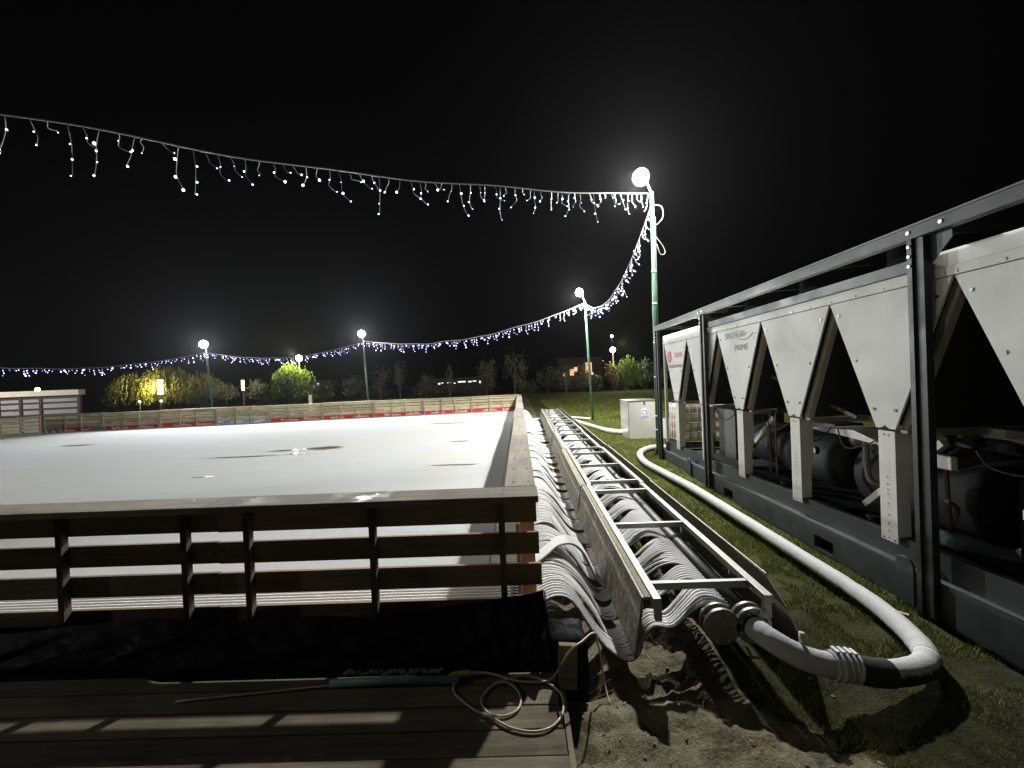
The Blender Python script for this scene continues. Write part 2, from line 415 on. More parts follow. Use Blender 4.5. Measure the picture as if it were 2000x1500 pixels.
for i in range(len(ys)):
    for j in range(len(xs)):
        x, y = xs[j], ys[i]
        if near[i, j]:
            n = nz(x*2.1, y*2.1)*.035 + nz(x*6, y*6, 3)*.018 + nz(x*15, y*15, 5)*.009 - .016*SAND[i, j]*max(0, .12-abs(nz(x*3.1+.6*nz(x*7,y*7), y*4.3, 11)))/.12 + .008*SAND[i, j]*abs(nz(x*11, y*11, 21)) + .012*SAND[i, j]*max(0, nz(x*29, y*29, 31))
            amp = .45 + 1.25*SAND[i, j]
            if .2 < x < .75 and y > 2.2: amp = .3
            Z[i, j] += n*amp + .05*SAND[i, j]*(1 - sstep(2.0, 2.5, y))
        elif abs(x) < 90 and y < 120:
            Z[i, j] += nz(x*.35, y*.35)*.05
# low rise behind the second pole, then the land drops away behind it
Z += .42*np.exp(-((Y-37)/7)**2)*sstep(2, 6, X)*(1-sstep(30, 60, X)) - .5*sstep(50, 80, Y)
# flat under the rink, the deck and the chiller
Z = np.where((X < .12) & (Y > 2.3) & (Y < 20) & (X > -23), np.minimum(Z, -.14), Z)
Z = np.where((X < .2) & (Y < 2.35) & (Y > -3), np.minimum(Z, -.13), Z)
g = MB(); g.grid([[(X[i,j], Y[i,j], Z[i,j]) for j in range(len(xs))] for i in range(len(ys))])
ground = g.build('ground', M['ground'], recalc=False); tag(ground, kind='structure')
DIM_SOIL = (1 - sstep(2.2, 4.6, Y + .35*np.sin(X*2.3) - .25*(X-1.5)))*(X > .1)  # dark soil tone stands in for the weaker lamp light in front
at2 = ground.data.attributes.new('dim_soil', 'FLOAT', 'POINT'); at2.data.foreach_set('value', DIM_SOIL.ravel().astype(np.float32))
at = ground.data.attributes.new('sand', 'FLOAT', 'POINT'); at.data.foreach_set('value', SAND.ravel().astype(np.float32))
def ground_z(x, y):
    j = int(np.clip(np.searchsorted(xs, x)-1, 0, len(xs)-2)); i = int(np.clip(np.searchsorted(ys, y)-1, 0, len(ys)-2))
    tx = (x-xs[j])/(xs[j+1]-xs[j]); ty = (y-ys[i])/(ys[i+1]-ys[i])
    return float((Z[i,j]*(1-tx)+Z[i,j+1]*tx)*(1-ty) + (Z[i+1,j]*(1-tx)+Z[i+1,j+1]*tx)*ty)

# grass blades: one uncountable mass
def grass_blades():
    V = []; F = []
    def patch(x0, x1, y0, y1, dens, h0, h1, wd):
        n = int((x1-x0)*(y1-y0)*dens)
        px = rng.uniform(x0, x1, n); py = rng.uniform(y0, y1, n)
        for x, y in zip(px, py):
            if 2.93 < x < 5.6 and -2.5 < y < 8.75: continue
            j = min(len(xs)-1, np.searchsorted(xs, x)); i = min(len(ys)-1, np.searchsorted(ys, y))
            s = SAND[i, j] + .5*nz(x*5, y*5, 9)
            if s > .42 or nz(x*3.1, y*3.1, 2) < -.42: continue
            if DIM_SOIL[i, j] > .3 and nz(x*4.3, y*4.3, 12) < .35*DIM_SOIL[i, j] - .42: continue
            z = ground_z(x, y) - .004; a = rng.uniform(0, 6.283); h = rng.uniform(h0, h1)*(1 + .6*nz(x*2.3, y*2.3, 7)); lean = rng.uniform(.1, .9)*h
            b = rng.uniform(0, 6.283); dx, dy = math.cos(a)*wd, math.sin(a)*wd
            k = len(V)
            V.extend([(x-dx, y-dy, z), (x+dx, y+dy, z), (x+math.cos(b)*lean, y+math.sin(b)*lean, z+h)]); F.append((k, k+1, k+2))
    patch(.9, 4.6, .9, 2.6, 9000, .008, .036, .0015)
    patch(1.5, 3.0, 2.6, 5.0, 9000, .014, .046, .0022)
    patch(1.55, 3.0, 5.0, 9.5, 5200, .016, .05, .0030)
    patch(1.7, 4.5, 9.5, 15, 1500, .02, .06, .006)
    patch(1.7, 9.0, 15, 34, 160, .03, .09, .014)
    m = bpy.data.meshes.new('grass'); m.from_pydata(V, [], F)
    gm, nt, b = nodes('short winter grass')
    n = noise(nt, coords(nt), 2.2, 5, .7); n2 = noise(nt, coords(nt), 40, 2)
    c = ramp(nt, math_n(nt, 'ADD', math_n(nt, 'MULTIPLY', n, .55), math_n(nt, 'MULTIPLY', n2, .45)), [(.30, (.06,.085,.012)), (.50, (.17,.20,.032)), (.68, (.36,.33,.11))]).outputs[0]
    nt.links.new(c, b.inputs['Base Color']); b.inputs['Roughness'].default_value = .7; b.inputs['Specular IOR Level'].default_value = .2
    m.materials.append(gm)
    o = bpy.data.objects.new('grass', m); COL.objects.link(o)
    tag(o, 'short green grass between the pipe tray and the grey chiller skid', 'grass', kind='stuff')
grass_blades()

def clods():
    m = MB(); q = np.random.default_rng(5)
    for k in range(700):
        x = q.uniform(.2, 1.9); y = q.uniform(1.0, 3.0)
        j = np.searchsorted(xs, x); i = np.searchsorted(ys, y)
        if SAND[i, j] < .35 and q.uniform() < .8: continue
        r = .003 + .010*q.uniform()**3; z = ground_z(x, y) + r*.25
        M_ = Matrix.Translation((x, y, z)) @ Matrix.Rotation(q.uniform(0, 6.28), 4, 'Z') @ Matrix.Rotation(q.uniform(-.5, .5), 4, 'X') @ Matrix.Diagonal((1, q.uniform(.6, 1.1), q.uniform(.45, .8), 1))
        m.lathe([(0, -r), (r*q.uniform(.6, .9), -r*.6), (r*q.uniform(.85, 1.15), 0), (r*q.uniform(.5, .85), r*.6), (0, r*q.uniform(.8, 1))], 6, 0, M_, smooth=False)
    tag(m.build('gravel', M['clod']), 'small clods and grit scattered over the sand by the tray end', 'clods', kind='stuff')
M['clod'] = plain('sandy clod', (.20,.18,.115), .95, 0, .4, 20, .3)
clods()

# ------------------------------------------------------------------ rink: base, ice, puddles
FL = (-20.4, 17.2); FR = (-.02, 19.85)             # far corners of the rink
def far_y(x): return FL[1] + (FR[1]-FL[1])*(x-FL[0])/(FR[0]-FL[0])
b = MB()
poly = [(.03, 2.60), (.03, 19.8), (-20.35, 17.15), (-20.9, 10), (-21.4, 2.60)]
b.prism([(x, y, -.2) for x, y in poly], (0, 0, .37))
tag(b.build('rink_base', plain('frosted sand bed', (.52,.53,.54), .85, 0, .2, 9, .2)), kind='structure')
# ice sheet with a ragged edge that stops short of the near and right-hand boards
edge = []
for i in range(200):
    x = -21.2 + i*(20.72/199); edge.append((x, 3.16 + .05*nz(x*1.2, 0) + .02*nz(x*7, 4)))
for i in range(120):
    y = 3.2 + i*(16.4/119); edge.append((-.30 + .012*nz(0, y*1.5), y))
top = [(-.28, 19.76), (-20.3, 17.1), (-20.85, 10)]
cx = edge + top
nice = MB(); rows = []
ice_ys = list(np.linspace(0, 1, 70)**1.4); ice_xs = np.linspace(0, 1, 90)
for t in ice_ys:
    row = []
    for s in ice_xs:
        x = -21.3 + s*(21.0); y0 = 3.16 + .05*nz(x*1.2, 0) + .02*nz(x*7, 4); y1 = far_y(x) - .06
        y = y0 + t*(y1-y0); xl = -21.35 + (y-2.6)*.065
        x = max(x, xl)
        row.append((x, y, .208 + .0025*nz(x*.6, y*.6)))
    rows.append(row)
nice.grid(rows)
tag(nice.build('ice', M['ice'], recalc=False), kind='structure')
def puddle(cx, cy, lx, ly, rot=0, seed=0):
    p = MB(); n = 40; P = [(cx, cy, .2145)]; rim = [1.0]
    for f in (.35, .7, 1.0, 1.3):
        for k in range(n):
            a = 2*math.pi*k/n; r = f*(1 + .35*nz(math.cos(a)*1.5+seed, math.sin(a)*1.5, seed))
            x = math.cos(a)*lx*r; y = math.sin(a)*ly*r
            P.append((cx + x*math.cos(rot) - y*math.sin(rot), cy + x*math.sin(rot) + y*math.cos(rot), .2145)); rim.append(1 - f/1.3)
    F = [(0, 1+k, 1+(k+1)%n) for k in range(n)]
    for q in range(3): F += [(1+q*n+k, 1+(q+1)*n+k, 1+(q+1)*n+(k+1)%n, 1+q*n+(k+1)%n) for k in range(n)]
    p.add(P, F)
    o = p.build('puddle', M['puddle'], recalc=False); tag(o, kind='structure')
    o.data.attributes.new('rim', 'FLOAT', 'POINT').data.foreach_set('value', rim)
puddle(-4.72, 9.72, .50, .26, .05, 1)
puddle(-5.62, 9.55, .45, .10, .1, 2)
puddle(-6.15, 8.88, 1.05, .07, .04, 3)
puddle(-4.95, 9.02, .28, .07, 0, 4)
puddle(-13.5, 12.15, .6, .16, 0, 5)
puddle(-1.15, 7.15, .48, .045, -.05, 6)
puddle(-1.5, 10.0, .28, .06, 0, 7)
puddle(-2.6, 14.6, .8, .10, .05, 8)
puddle(-5.4, 6.9, .30, .03, .04, 13)

# ------------------------------------------------------------------ cooling tubes
TS = .015                                            # the tray drifts a little to the right with distance
def tx(x, y): return x + TS*(y - 2.5)
PITCH = .038; Y0 = 2.63
clusters = {}
def tube_path(i, start, lite=False):
    y0 = Y0 + PITCH*i
    k, c = cl_of[i]
    yc = c['yc']
    def Yq(s, d): return yc + (y0-yc)*s + d
    jit = rng.normal(0, .004); jz = rng.normal(0, .0042)
    far = min(1, max(0, (y0-4.2)/3))
    pts = [(start, y0, .195)]
    if start < -1: pts.append((-1.0, y0, .195))
    pts += [(-.12, y0, .195), (.06, y0 + .2*c['d1'], .198),
            (.18, Yq(.95, .6*c['d1']), .205 + c['h1'] + .5*jz), (.29, Yq(.9, c['d1']), .165 + c['h1']*.7 + jz),
            (.40, Yq(.80, 1.2*c['d2'])+jit, .045 + c['h2'] + jz), (.49, Yq(.70, 1.4*c['d2'])+jit, -.09 + c['h2']*.8 + jz),
            (.575 + c['bx'], Yq(.66, 1.2*c['d2'])+jit, c['zb'] + jz), (tx(.66, y0), Yq(.8, .8*c['d2'])+jit, c['zb'] - .004),
            (tx(.705, y0), Yq(.75, .5*c['d3'])+jit, -.13), (tx(.735, y0), Yq(.72, .7*c['d3'])+jit, -.02 + .4*c['h3']), (tx(.80, y0), Yq(.70, c['d3'])+jit, .065 + .7*c['h3']),
            (tx(.91, y0), Yq(.70, 1.1*c['d3'])+1.5*jit, .06 + c['h3'] + 1.6*jz), (tx(1.03, y0), Yq(.75, .8*c['d3'])+jit, .145 + c['h3']*.8 + jz),
            (tx(1.12, y0), Yq(.9, .3*c['d3']), .185 + .3*c['h3']), (tx(1.20, y0), y0, .178), (tx(1.285, y0), y0, .150)]
    return catmull(pts, 2 if lite else 3)
cl_of = {}
NT = 445; i = 0; kk = 0
while i < NT:
    n = random.randint(6, 12)
    far = Y0 + PITCH*i > 5.5
    c = dict(yc=Y0+PITCH*(i+n/2), d1=random.uniform(-.03, .05), d2=random.uniform(-.06, .07), d3=random.uniform(-.09, .09),
             h1=random.uniform(-.01, .035), h2=random.uniform(-.03, .04), zb=random.uniform(-.235, -.165), bx=random.uniform(-.015, .02), h3=random.uniform(-.035, .06))
    for q in range(n):
        if i < NT: cl_of[i] = (kk, c); i += 1
    kk += 1
NI = 296
for i in range(NI):
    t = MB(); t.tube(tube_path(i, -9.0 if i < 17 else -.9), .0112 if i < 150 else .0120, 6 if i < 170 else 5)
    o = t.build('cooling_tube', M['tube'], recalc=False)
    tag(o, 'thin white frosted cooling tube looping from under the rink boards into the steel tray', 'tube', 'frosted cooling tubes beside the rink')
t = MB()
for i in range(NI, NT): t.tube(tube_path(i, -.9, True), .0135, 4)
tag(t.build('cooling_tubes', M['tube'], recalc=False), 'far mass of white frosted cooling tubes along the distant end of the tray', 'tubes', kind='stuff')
# one flat bundle that crosses over the others
for k in range(8):
    o_ = k*.019
    P = [(-.05, 3.16+o_, .20), (.06, 3.18+o_, .215), (.16, 3.26+o_*1.1, .245), (.27, 3.40+o_*1.15, .265), (.40, 3.52+o_*1.2, .225), (.50, 3.58+o_*1.2, .12),
         (.58, 3.60+o_*1.2, -.05), (.64, 3.6+o_*1.2, -.16), (.70, 3.6+o_*1.2, -.19), (tx(.78, 3.6), 3.6+o_, -.12)]
    t = MB(); t.tube(catmull(P, 4), .0115, 6)
    tag(t.build('cooling_tube', M['tube'], recalc=False), 'white frosted tube of the flat bundle crossing over the others beside the barrier end', 'tube', 'tubes of the crossing bundle')

# ------------------------------------------------------------------ pipe tray
SECT = [2.5, 5.25, 8.0, 10.75, 13.5, 16.25, 19.0]
words = ['nearest', 'second', 'third', 'fourth', 'fifth', 'farthest']
RUNGS = [(2.72, 3.83, 4.98), (5.42, 6.46, 7.5), (8.12, 9.2, 10.2), (10.95, 12.0, 13.0), (13.7, 14.8, 15.8), (16.45, 17.5, 18.5)]
def sk(pts): return [(tx(x, y), y, z) for x, y, z in pts]
for s in range(6):
    y0, y1 = SECT[s]+.006, SECT[s+1]-.006
    dz = [0, .006, -.004, .008, 0, .004][s]; dx = [0, .012, -.008, .01, 0, .0][s]
    lf = thing('ladder_frame', ['galvanised ladder frame nearest the camera, open end beside the two flanges',
        'galvanised ladder frame second along the pipe tray, behind the nearest one', 'galvanised ladder frame third along the pipe tray from the flanges',
        'galvanised ladder frame fourth along the pipe tray, level with the white sheet steel tank', 'galvanised ladder frame fifth along the pipe tray from the flanges',
        'galvanised ladder frame at the far end of the pipe tray by the barrier corner'][s], 'ladder frame', (tx(.8, y0), y0, 0), 'galvanised ladder frames of the pipe tray')
    off = Vector(lf.location)
    def loc(p): return Vector(p) - off
    for xr in (.792, 1.467):
        m = MB(); a = loc((tx(xr+dx, y0), y0, .256+dz)); bb = loc((tx(xr+dx, y1), y1, .256+dz)); m.bar(a, bb, .050, .050)
        # hollow ends
        m.build('rail', M['galv'], lf, .003)
    for yr in RUNGS[s]:
        m = MB(); m.bar(loc((tx(.818+dx, yr), yr, .253+dz)), loc((tx(1.441+dx, yr), yr, .253+dz)), .036, .046)
        m.build('rung', M['galv'], lf, .0025)
    for yl in (y0+.03, (y0+y1)/2, y1-.06):
        for xr in (.80, 1.467):
            m = MB(); m.box(-.02, .02, -.02, .02, .135 if (s == 0 and yl < 3) else -.24, .226+dz, M=Matrix.Translation(loc((tx(xr+dx, yl), yl, 0))))
            m.build('leg', M['galv'], lf)
    # plywood board on the rink side
    e0, e1 = SECT[s]+.05*(s == 0)-.0, SECT[s+1]-.02
    k = [0, -.02, .008, -.01, .008, 0][s]
    m = MB()
    xb = lambda y: tx(.648+k, y)
    xt = lambda y: tx(.708+k, y)
    P = [(xb(e0), e0, -.12), (xb(e0)+.018, e0, -.12), (xt(e0)+.018, e0, .268), (xt(e0), e0, .268)]
    Q = [(xb(e1), e1, -.12), (xb(e1)+.018, e1, -.12), (xt(e1)+.018, e1, .268), (xt(e1), e1, .268)]
    m.add(P+Q, [(0,1,2,3), (7,6,5,4), (0,3,7,4), (1,5,6,2), (0,4,5,1), (3,2,6,7)])
    sb = m.build('side_board', [M['board']], None, .002)
    tag(sb, ['frost speckled plywood board nearest the camera, its free end resting on sand', 'plywood board second along the rink side of the tray',
             'plywood board third along the rink side of the tray', 'plywood board fourth along the rink side of the tray',
             'plywood board fifth along the rink side of the tray', 'plywood board at the far end of the rink side of the tray'][s], 'board', 'plywood boards along the rink side of the tray')
    m = MB(); m.prism([(xt(e0)+.0185, e0, .2535), (xt(e0)+.0185, e0, .272), (tx(.764, e0), e0, .270), (tx(.764, e0), e0, .252)],
                      (xt(e1)-xt(e0), e1-e0, 0)); m.build('top_edge', M['boardtop'], sb)
    # dark sheet on the chiller side
    f0, f1 = SECT[s]+.02, SECT[s+1]-.01
    if s == 0:
        prof = [(1.745, f0, -.19), (1.60, f0, .235), (1.585, f0+.17, .30)]
    m = MB(); th = .006
    dxs = [0, .02, .005, .015, 0, .012][s]
    A = [(tx(1.735+dxs, f0), f0, -.2), (tx(1.575+dxs, f0), f0, .30 if s else .20)]
    if s == 0: A.append((tx(1.567, f0+.20), f0+.20, .305))
    A += [(tx(1.570+dxs, f1), f1, .305), (tx(1.735+dxs, f1), f1, -.18)]
    m.prism(A, (th, 0, .002))
    ss = m.build('side_sheet', [M['sheet']], None)
    tag(ss, ['dark steel sheet nearest the camera with a clipped corner beside the white hose elbow', 'dark steel sheet second along the chiller side of the tray',
             'dark steel sheet third along the chiller side of the tray', 'dark steel sheet fourth along the chiller side of the tray',
             'dark steel sheet fifth along the chiller side of the tray', 'dark steel sheet at the far end of the chiller side of the tray'][s], 'steel sheet', 'steel sheets along the chiller side of the tray')
    m = MB(); m.bar((tx(1.574+dxs, f0+.20*(s == 0)), f0+.20*(s == 0), .3095), (tx(1.574+dxs, f1), f1, .3115), .010, .006); m.build('folded_edge', M['sheet_lit_edge'], ss)

# two header pipes with bolted end flanges
for hx, lab in ((1.165, 'dark blank flanged header pipe in the tray, left of the hose connection'), (1.352, 'flanged header pipe in the tray that the frosted hose bolts onto')):
    th_ = thing('header_pipe', lab, 'header pipe', (tx(hx, 2.5), 2.5, .115), 'header pipes in the tray')
    m = MB(); n = 30
    m.tube([(TS*(y-2.5), y-2.5, 0) for y in np.linspace(2.52, 18.8, 12)], .056, 16); m.build('pipe', M['skid'], th_)
    for yy, rr in ((2.47, .108), (2.535, .108), (5.7, .10), (5.76, .10)):
        m = MB(); m.cyl((TS*(yy-2.5), yy-2.5, 0), (TS*(yy-2.5), yy-2.5+.026, 0), rr, 32)
        fl = m.build('flange', M['galv_dark'], th_, .003)
        bolts('bolt', [((TS*(yy-2.5)+math.cos(a)*.085, yy-2.5-.014, math.sin(a)*.085), (TS*(yy-2.5)+math.cos(a)*.085, yy-2.5+.045, math.sin(a)*.085), .0095) for a in [2*math.pi*(k+.5)/8 for k in range(8)]], M['galv'], fl, 6)
m = MB(); m.cyl((tx(1.5,3.05), 3.05, .10), (tx(1.5,3.05), 3.05, .19), .012, 12)
m.tube([(tx(1.5,3.05)-.05, 3.05, .195), (tx(1.5,3.05)+.05, 3.05, .195)], .010, 8, 1)
tag(m.build('valve_handle', [M['galv_dark'], M['red']]), 'small red valve handle inside the tray near the rail', 'valve')

# ------------------------------------------------------------------ rink barriers
def plank(name, a, bq, hgt, thk, mat, parent, bev=.003):
    m = MB(); m.bar(a, bq, thk, hgt); return m.build(name, mat, parent, bev)
# near barrier, seen from outside: planks inside, posts outside
def near_barrier(x0, x1, posts, label, caps=True, rag=0):
    t = thing('rink_barrier', label, 'barrier', (x0, 2.6, 0), 'dark near barriers of the rink')
    L = x1-x0
    for k, (za, zb) in enumerate(((.745,.885), (.541,.680), (.343,.480), (.125,.262))):
        e = .01*((k*7+rag) % 3-1)
        m = MB(); m.box(0.0015, L-.0015+e*(label.endswith('tubes')), 0, .026, za+rag*.004, zb+rag*.004); m.build('plank', M['wood_dark'], t, .003)
    for px in posts:
        m = MB(); m.box(px-x0-.019, px-x0+.019, -.050, -.001, -.02, .905); m.build('post', M['wood_post'], t, .003)
    m = MB(); m.box(0.003, L, -.135, .105, .907, .948); m.build('cap', M['wood_cap_x'], t, .005)
    bolts('nail', [((px-x0+.012, dy, .9475), (px-x0+.012, dy, .9495), .006) for px in posts for dy in (-.07, .04)], M['bolt'], t)
    return t
near_barrier(-1.982, .088, (-1.765, -.965, -.145), 'dark slatted near barrier whose right end meets the corner beside the tubes')
nb = near_barrier(-4.40, -1.983, (-2.17, -2.98, -3.85), 'dark slatted near barrier left of the latch joint, running out of the frame', rag=1)
m = MB()
for lx in (2.36, 2.445):
    m.lathe([(.0,.0), (.016,.0), (.018,.006), (.010,.012), (0,.012)], 14, 0, Matrix.Translation((lx, -.002, .615)) @ Matrix.Rotation(R(90), 4, 'X'))
m.build('latch', M['galv_dark'], nb)
# right-hand barrier: only its ribbed caps and the raw pine end show
yb = 2.708
lens = [2.45]*7
names_r = ['pale ribbed cap barrier along the right side of the ice, nearest the camera corner', 'pale ribbed cap barrier along the right side, second from the camera corner',
           'pale ribbed cap barrier along the right side, third from the camera corner', 'pale ribbed cap barrier along the right side, fourth from the camera corner',
           'pale ribbed cap barrier along the right side, fifth from the camera corner', 'pale ribbed cap barrier along the right side, sixth from the camera corner', 'pale ribbed cap barrier along the right side, at the far corner']
for s in range(7):
    y0 = yb + s*2.45; y1 = y0 + 2.447
    t = thing('rink_barrier', names_r[s], 'barrier', (0, y0, 0), 'ribbed cap barriers on the right side of the rink')
    L = y1-y0; o_ = [0, .004, -.006, .005, -.003, .006, 0][s]
    m = MB(); m.box(-.125+o_, .080+o_, .002, L, .908, .948 + .002*(s % 2)); cp = m.build('cap', M['wood_cap_y'], t, .004)
    if s < 4: bolts('nail', [((xx+o_, yy, .947), (xx+o_, yy, .9515), .0065) for yy in np.arange(.12, L, .42) for xx in (-.07, .035)], M['bolt'], cp)
    for za, zb in ((.735,.885), (.535,.688), (.337,.487), (.215,.287)):
        m = MB(); m.box(-.062, -.036, .02, L-.004, za, zb); m.build('plank', M['wood_pale_y'], t, .002)
    for yy in (.035, L*.5, L-.06):
        m = MB(); m.box(-.034, .062, yy-.02, yy+.02, .19, .905); m.build('post', M['wood_orange'], t, .002)
# far barrier panels with advertising banners behind the planks
NB = 9
far_lab = ['slatted pine barrier at the far left corner of the ice', 'slatted far barrier second from the left corner', 'slatted far barrier third from the left corner with red banner', 'slatted far barrier just left of the blue banner section',
           'slatted far barrier in front of the blue and white banner', 'slatted far barrier just right of the blue banner', 'slatted far barrier third from the right corner', 'slatted far barrier second from the right corner', 'slatted far barrier at the far right corner of the ice']
def script_marks(m, x0, x1, z0, z1, y, seed, mi):
    """cursive, illegible hand lettering as slanted loops (seen from behind, so mirrored)"""
    rr = random.Random(seed); x = x0; h = (z1-z0)
    while x < x1:
        wv = rr.uniform(.04, .10); kind = rr.random()
        hh = h*(1 if kind > .75 else .55)
        P = [(x - (z/h)*.05 + wv*(.5-.5*math.cos(tt)), y, z0 + z) for tt, z in ((q*.55, hh*(.5+.5*math.sin(q*1.25-1.5))) for q in range(7))]
        m.tube(catmull(P, 2), rr.uniform(.010, .016), 4, mi)
        x += wv + rr.uniform(.01, .035)
for s in range(NB):
    a = Vector((FL[0] + (FR[0]-FL[0])*s/NB, FL[1] + (FR[1]-FL[1])*s/NB, 0)); bq = Vector((FL[0] + (FR[0]-FL[0])*(s+1)/NB, FL[1] + (FR[1]-FL[1])*(s+1)/NB, 0))
    d = bq-a; L = d.length; ang = math.atan2(d.y, d.x)
    t = thing('rink_barrier', far_lab[s], 'barrier', a, 'pine barriers along the far side of the rink', ang)
    dz = [.012, -.01, .006, 0, -.006, .008, 0, -.008, .004][s]
    for k, (za, zb) in enumerate(((.815,.922), (.675,.788), (.533,.648), (.372,.506))):
        m = MB(); m.box(.004, L-.004, -.026, 0, za+dz, zb+dz); m.build('plank', M['wood_pale_x'], t, .002)
    for q in (.03, L*.36, L*.64, L-.05):
        m = MB(); m.box(q-.022, q+.022, -.066, -.027, .19, .925+dz); m.build('post', M['wood_pale_z'], t, .002)
    m = MB(); m.box(.003, L-.003, -.08, .12, .927+dz, .955+dz); m.build('cap', M['wood_pale_x'], t, .002)
    # banner: outside face of the barrier, seen through the gaps and below the lowest plank
    bl = s == 3
    m = MB(); m.box(.06, L-.05, .004, .008, .20, .60)
    lab = ['red banner behind the far barrier at the left corner', 'red banner behind the far barrier, second from the left corner', 'red banner behind the far barrier immediately left of the blue banner',
           'blue and white banner behind the far barrier', 'red banner behind the far barrier immediately right of the blue banner', 'red banner behind the far barrier, fourth from the right corner',
           'red banner behind the far barrier, third from the right corner', 'red banner behind the far barrier, second from the right corner', 'red banner behind the far barrier at the right corner'][s]
    if bl:
        bm_, nt, bb_ = nodes('blue and white print')
        vor = noise(nt, coords(nt, (2.2, 1, 3)), 2.2, 3, .6, .8)
        nt.links.new(ramp(nt, vor, [(.44, (.03,.16,.55)), (.50, (.72,.75,.80))]).outputs[0], bb_.inputs['Base Color'])
        bmats = [bm_]
    else: bmats = [M['banner_red'] if 'banner_red' in M else M['red']]
    bo = m.build('banner', bmats); bo.location = a; bo.rotation_euler = (0, 0, ang)
    tag(bo, lab, 'banner', 'advertising banners behind the far barrier')
    m = MB()
    if not bl:
        for (q0, q1) in (((.35, .95), (1.35, 2.0)) if s % 2 else ((.5, 1.2), (1.5, 2.1))):
            script_marks(m, q0, q1, .225, .335, -.002, s*5+int(q0*10), 0)
            script_marks(m, q0, q1, .50, .53, -.002, s*9+int(q0*10), 0)
    else:
        script_marks(m, .3, 1.7, .225, .33, -.002, 77, 0)
    m.build('lettering', M['white'], bo)
# left-hand barrier coming towards the camera from the far left corner
lp = [(-20.45, 17.1), (-20.75, 15.9), (-21.05, 13.7), (-21.3, 11.5)]
for s in range(3):
    a = Vector((*lp[s], 0)); bq = Vector((*lp[s+1], 0)); d = bq-a; L = d.length
    t = thing('rink_barrier', ['short slatted gate in the far left corner of the rink', 'mossy slatted barrier on the left side, next to the corner gate', 'mossy slatted barrier on the left side at the frame edge'][s], 'barrier', a, 'barriers on the left side of the rink', math.atan2(d.y, d.x))
    for za, zb in ((.80,.91), (.65,.76), (.50,.61), (.34,.46)):
        m = MB(); m.box(.004, L-.004, 0, .026, za, zb); m.build('plank', M['wood_pale_x'], t, .002)
    for q in (.04, L*.5, L-.05):
        m = MB(); m.box(q-.025, q+.025, .027, .075, .19, .915); m.build('post', M['wood_pale_z'], t, .002)
    m = MB(); m.box(.003, L-.003, -.08, .1, .917, .945); m.build('cap', M['wood_pale_x'], t, .002)
for (px, py, l) in ((-19.9, 16.95, 'grey slanted kick board lying on the ice in the far left corner'), (-18.25, 17.3, 'grey slanted kick board against the far barrier banner')):
    m = MB(); m.prism([(-.45, 0, .01), (.45, 0, .01), (.28, .12, .16), (-.28, .12, .16)], (0, .02, 0))
    o = m.build('kick_board', M['shedpanel']); o.location = (px, py, .205); tag(o, l, 'board')

# ------------------------------------------------------------------ deck, plastic, cable, bits
dk = thing('wooden_deck', 'worn dark wooden deck in front of the rink barrier', 'deck', (0, 0, 0))
edges = [2.372, 2.215, 2.068, 1.925, 1.784, 1.64, 1.495, 1.35, 1.2, 1.05, .9, .75, .6, .45, .3, .15, 0, -.15, -.3, -.45]
for k in range(len(edges)-1):
    e = random.uniform(-.014, .004); z = random.uniform(-.003, .002)
    m = MB(); m.box(-5.2, .152+e, edges[k+1]+.0035, edges[k]-.0035, -.036+z, z); m.build('deck_plank', M['deck'], dk, .003)
m = MB(); m.box(.154, .180, -.45, 2.30, -.14, -.006); m.build('edge_board', M['deck'], dk, .003)
for yy in (.3, 1.2, 2.1):
    m = MB(); m.box(-5.2, .15, yy-.03, yy+.03, -.13, -.040); m.build('joist', M['deck'], dk)

def plastic_sheet():
    m = MB(); rows = []
    n = 260; mm = 22
    tops = [(-5, .20), (-3.21, .195), (-2.89, .225), (-2.33, .268), (-1.95, .236), (-1.70, .228), (-1.26, .25), (-.96, .225), (-.43, .29), (.0, .34), (.098, .365)]
    for j in range(mm+1):
        t = j/mm; row = []
        for i in range(n+1):
            x = -5 + 5.098*i/n
            zt = np.interp(x, [p[0] for p in tops], [p[1] for p in tops])
            yf = 2.485 if True else 0
            yb_ = 2.335 - .045*float(sstep(-2.3, -2.1, x))
            z = zt*(1-t) + .006*t; y = (2.492)*(1-t)**1.6 + yb_*(1-(1-t)**1.6)
            f = math.sin(math.pi*min(1, t*1.1))
            d = nz(x*3.3 + t*1.4, t*2.2, 1)*.045 + nz(x*9 - t*4.5, t*3, 4)*.02 + abs(nz(x*6 + t*5, t*1.5, 8))*.028
            fan = max(0, 1-abs(x+.12)/.5)
            d += fan*.022*math.sin(40*math.atan2(x+.12, 1.15-t))
            row.append((x, y - d*f - .012*f, max(.005, z + d*.5*f)))
        rows.append(row)
    m.grid(rows)
    # wrap round the corner
    rows = []
    for j in range(13):
        t = j/12; row = []
        for i in range(9):
            s = i/8
            y = 2.485 + s*.14; x = .099 + .012*math.sin(3.1*s+4*t) + .015*nz(s*5, t*5)
            zt = .365 - .17*s; row.append((x, y - .13*(1-s)*t**1.3, zt*(1-t) - .12*t))
        rows.append(row)
    m.grid(rows)
    o = m.build('plastic_sheet', M['plastic'], None, recalc=False)
    tag(o, 'wrinkled black plastic film draped along the foot of the near barrier', 'plastic film')
plastic_sheet()
m = MB(); rows = []
